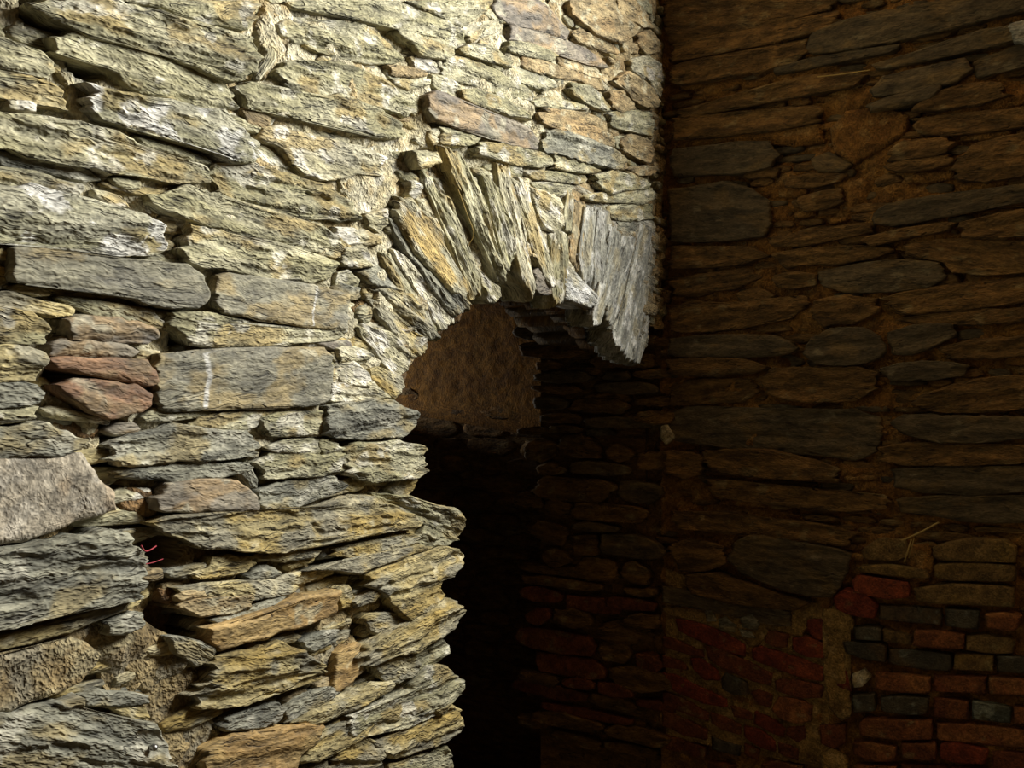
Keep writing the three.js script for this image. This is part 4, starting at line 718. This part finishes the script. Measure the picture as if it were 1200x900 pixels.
// ---------- wall_right: the dark wall, schist above and old brick below ----------
const wallRight = new THREE.Group(); wallRight.name = 'wall_right'; scene.add(wallRight);
wallRight.rotation.y = -Math.PI / 2;                  // its own x runs along +z, its own z looks into the room (-x)
structure(wallRight, 'dark wall of brown schist slabs over a patch of old brickwork', 'wall');
mesh('rubble_core', mergeGeometries([
  box(-T, WIN.z0, 0, TOP, -.55, -.05, 'X', 5), box(WIN.z1, ROOM.z1, 0, TOP, -.55, -.05, 'X', 6), box(WIN.z0, WIN.z1, 0, WIN.y0, -.55, -.05, 'X', 7), box(WIN.z0, WIN.z1, WIN.y1, TOP, -.55, -.05, 'X', 8)]), M.grit, wallRight);
mesh('earth_mortar', mortarSheet(-.0, 2.7, .0, 2.95, .01, -.012, 'Q', 33, (u, v) => u > WIN.z0 - .01 && v > WIN.y0 - .01 && u < WIN.z1 + .01, .07), M.grit, wallRight);
mesh('earth_mortar', mortarSheet(-T, .0, .3, 2.0, .01, -.025, 'E', 37, null, .05), M.grit, wallRight);
mesh('lime_mortar', mortarSheet(.015, .52, .45, .98, .006, .0, 'L', 35, (u, v) => v > .985 - u * .36 + .12 * 0, .012), M.grit, wallRight);
const RIGHT_ALL = [];
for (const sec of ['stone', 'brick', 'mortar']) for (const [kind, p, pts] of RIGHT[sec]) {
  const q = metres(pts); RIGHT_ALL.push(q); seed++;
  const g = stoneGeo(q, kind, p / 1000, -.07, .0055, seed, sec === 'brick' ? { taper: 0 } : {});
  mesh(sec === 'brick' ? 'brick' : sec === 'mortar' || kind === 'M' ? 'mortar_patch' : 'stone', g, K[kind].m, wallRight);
}
{
  const chips = [];
  courses(-.02, 1.1, .45, 2.75, .02, .05, .06, .2, 9, null, (o, R, u, v, w, h) => {
    let covered = 0; for (const [a, b] of [[-.45, -.4], [.45, -.4], [-.45, .4], [.45, .4], [0, 0], [0, .45], [0, -.45]]) for (const q of RIGHT_ALL) if (inside(q, u + a * w, v + b * h)) { covered++; break; }
    if (covered === 7 || u - w / 2 < -.03 || (v < 1.05 && u < 1.0)) return;
    chips.push(['EEDEQ'[Math.floor(R() * 5)], o, -.016 + .016 * R(), seed++]);
  });
  const byM = new Map();
  for (const [k, o, p, s] of chips) { const g = stoneGeo(o, k, p, -.06, .009, s, { rings: 1 }); byM.set(K[k].m, [...(byM.get(K[k].m) || []), g]); }
  for (const [m, gs] of byM) { const o = mesh('packing_chips', mergeGeometries(gs), m, wallRight); o.userData.kind = 'stuff'; }
  // the reveal of the doorway: the same wall carried on through the opening
  courses(-T, .02, .35, 1.80, .028, .10, .10, .40, 14, (u, v) => -.06 * u + .012 * Math.sin(u * 13 + v * 9), (o, R, u, v, w, h) => {
    if (u + w / 2 > .06 || u - w / 2 < -T - .12) return;
    const kind = v < .95 ? (R() < .5 ? 'bd' : 'E') : R() < .7 ? 'E' : 'D';
    mesh(kind === 'bd' ? 'brick' : 'stone', stoneGeo(o, kind, .004 + .018 * R(), -.06, .007, seed++, { rings: 2 }), K[kind].m, wallRight);
  });
}

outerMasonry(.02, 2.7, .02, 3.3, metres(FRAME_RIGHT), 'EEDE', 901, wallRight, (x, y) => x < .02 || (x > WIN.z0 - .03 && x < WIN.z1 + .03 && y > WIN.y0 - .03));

// ---------- the far chamber behind the doorway ----------
const CH = { x0: -2.6, x1: .5, z0: -1.7, z1: -T };
const wallFar = new THREE.Group(); wallFar.name = 'wall_far'; scene.add(wallFar);
wallFar.rotation.y = -Math.PI / 2; wallFar.position.x = CH.x1;
structure(wallFar, 'chamber wall seen through the arch, ochre plaster above bare brown stone', 'wall');
mesh('rubble_core', box(CH.z0, CH.z1, 0, TOP, -.3, 0, 'E', 51), M.schist, wallFar);
mesh('plaster', stoneGeo(metres(PLASTER), 'lp', .03, -.02, .01, 777, { rings: 1 }), M.plaster, wallFar);
courses(CH.z0, CH.z1 - .02, .3, 1.5, .05, .11, .15, .4, 77, null, (o, R, u, v, w) => { if (u + w / 2 > CH.z1 || u - w / 2 < CH.z0) return; mesh('stone', stoneGeo(o, 'E', .006 + .012 * R(), -.04, .015, seed++, { rings: 1 }), M.schist, wallFar); });
structure(mesh('wall_chamber_left', box(CH.x0 - .3, CH.x0, 0, TOP, CH.z0, CH.z1, 'E', 52), M.schist), 'left wall of the far chamber, behind the lit wall', 'wall');
structure(mesh('wall_chamber_end', mergeGeometries([box(CH.x0, CH.x1, 0, 1.46, CH.z0 - .45, CH.z0, 'E', 53), box(CH.x0, SLIT.x0 - .06, 1.46, TOP, CH.z0 - .45, CH.z0, 'E', 54), box(SLIT.x0 - .06, CH.x1, 2.5, TOP, CH.z0 - .45, CH.z0, 'E', 55), box(SLIT.x0 - .06, CH.x1, SLIT.y1, 2.5, CH.z0 - .45, CH.z0 - .4, 'E', 57), box(CH.x1, CH.x1 + .1, 1.46, 2.5, CH.z0 - .45, CH.z0, 'E', 58)]), M.schist), 'end wall of the far chamber with a deep splayed light slit', 'wall');
structure(mesh('wall_chamber_return', box(.02, CH.x1, 0, TOP, -T - .02, -.06, 'E', 59), M.schist), 'masonry behind the right-hand reveal of the doorway', 'wall');
// ---------- the rest of the room, behind the camera ----------
structure(mesh('wall_back', box(ROOM.x0, .55, 0, TOP, ROOM.z1, ROOM.z1 + .4, 'E', 61), M.schist), 'rough stone wall behind the viewer', 'wall');
structure(mesh('wall_side', box(ROOM.x0 - .4, ROOM.x0, 0, TOP, -T, ROOM.z1, 'E', 62), M.schist), 'rough stone wall at the far left end of the room', 'wall');
structure(mesh('floor', box(ROOM.x0, .55, -.2, 0, CH.z0 - .45, ROOM.z1, 'D', 63), M.grit), 'trodden dark earth floor', 'floor');
structure(mesh('ceiling', box(ROOM.x0, .55, TOP, TOP + .25, CH.z0 - .45, ROOM.z1, 'E', 64), M.grit), 'rough brown ceiling', 'ceiling');

// ---------- small things ----------
const plain = (hex, rough, extra) => new THREE.MeshStandardMaterial({ color: hex, roughness: rough, ...extra });
const straw = plain('#b39a5c', .8), redM = plain('#8c2430', .7), steel = plain('#9a9a98', .35, { metalness: .9 });
const tube = (pts, r, n = 24) => new THREE.TubeGeometry(new THREE.CatmullRomCurve3(pts.map(a => new THREE.Vector3(...a))), n, r, 6);
{
  const t = new THREE.Group(); t.name = 'dry_twig'; scene.add(t);
  thing(t, 'forked pale dry twig caught on the ledge above the brickwork', 'twig');
  mesh('stem', tube([[-0.05, 1.1283, 0.7125], [-0.062, 1.1568, 0.7609], [-0.07, 1.1859, 0.8034]], .0026), straw, t); mesh('branch', tube([[-0.056, 1.1333, 0.7347], [-0.06, 1.1035, 0.7268], [-0.05, 1.0711, 0.7168]], .0022), straw, t); mesh('branch', tube([[-0.057, 1.1363, 0.7413], [-0.052, 1.1075, 0.7342], [-0.045, 1.0805, 0.7269]], .0016), straw, t);
}
thing(mesh('straw_stalk', tube([[-1.2117, 1.9388, 0.046], [-1.1867, 1.8946, 0.05], [-1.155, 1.8562, 0.046], [-1.1496, 1.8353, 0.03]], .0009), straw), 'thin dry straw stuck between two leaning slabs of the arch', 'straw');
thing(mesh('straw_stalk', tube([[-0.034, 2.4214, 0.4843], [-0.037, 2.4173, 0.5479], [-0.034, 2.4169, 0.6267]], .0016), straw), 'long dry straw lying along the dark wall high above the brickwork', 'straw');
thing(mesh('red_thread', mergeGeometries([tube([[-1.9664, 1.3389, 0.05], [-1.9611, 1.3314, 0.05], [-1.9451, 1.3281, 0.04], [-1.926, 1.3301, 0.03]], .001), tube([[-1.9569, 1.3125, 0.048], [-1.9383, 1.311, 0.04], [-1.9148, 1.3109, 0.03]], .0006)]), redM), 'short frayed red thread caught in the gap beside the big grey slab', 'thread');
{
  const n = new THREE.Group(); n.name = 'nail'; scene.add(n);
  const c = [-1.935, 1.061, 0.036]; n.position.set(...c);
  thing(n, 'small shiny nail head in the bluish slab at bottom left', 'nail');
  const hd = mesh('nail_head', new THREE.LatheGeometry([[0, .006], [.0025, .0055], [.0042, .0035], [.0045, .001], [.0045, -.002], [0, -.002]].map(a => new THREE.Vector2(...a)), 16), steel, n); hd.rotation.x = Math.PI / 2;
  const sh = mesh('nail_shank', new THREE.CylinderGeometry(.0018, .0012, .03, 8), steel, n); sh.rotation.x = Math.PI / 2; sh.position.z = -.016;
}

renderer.render(scene, camera);
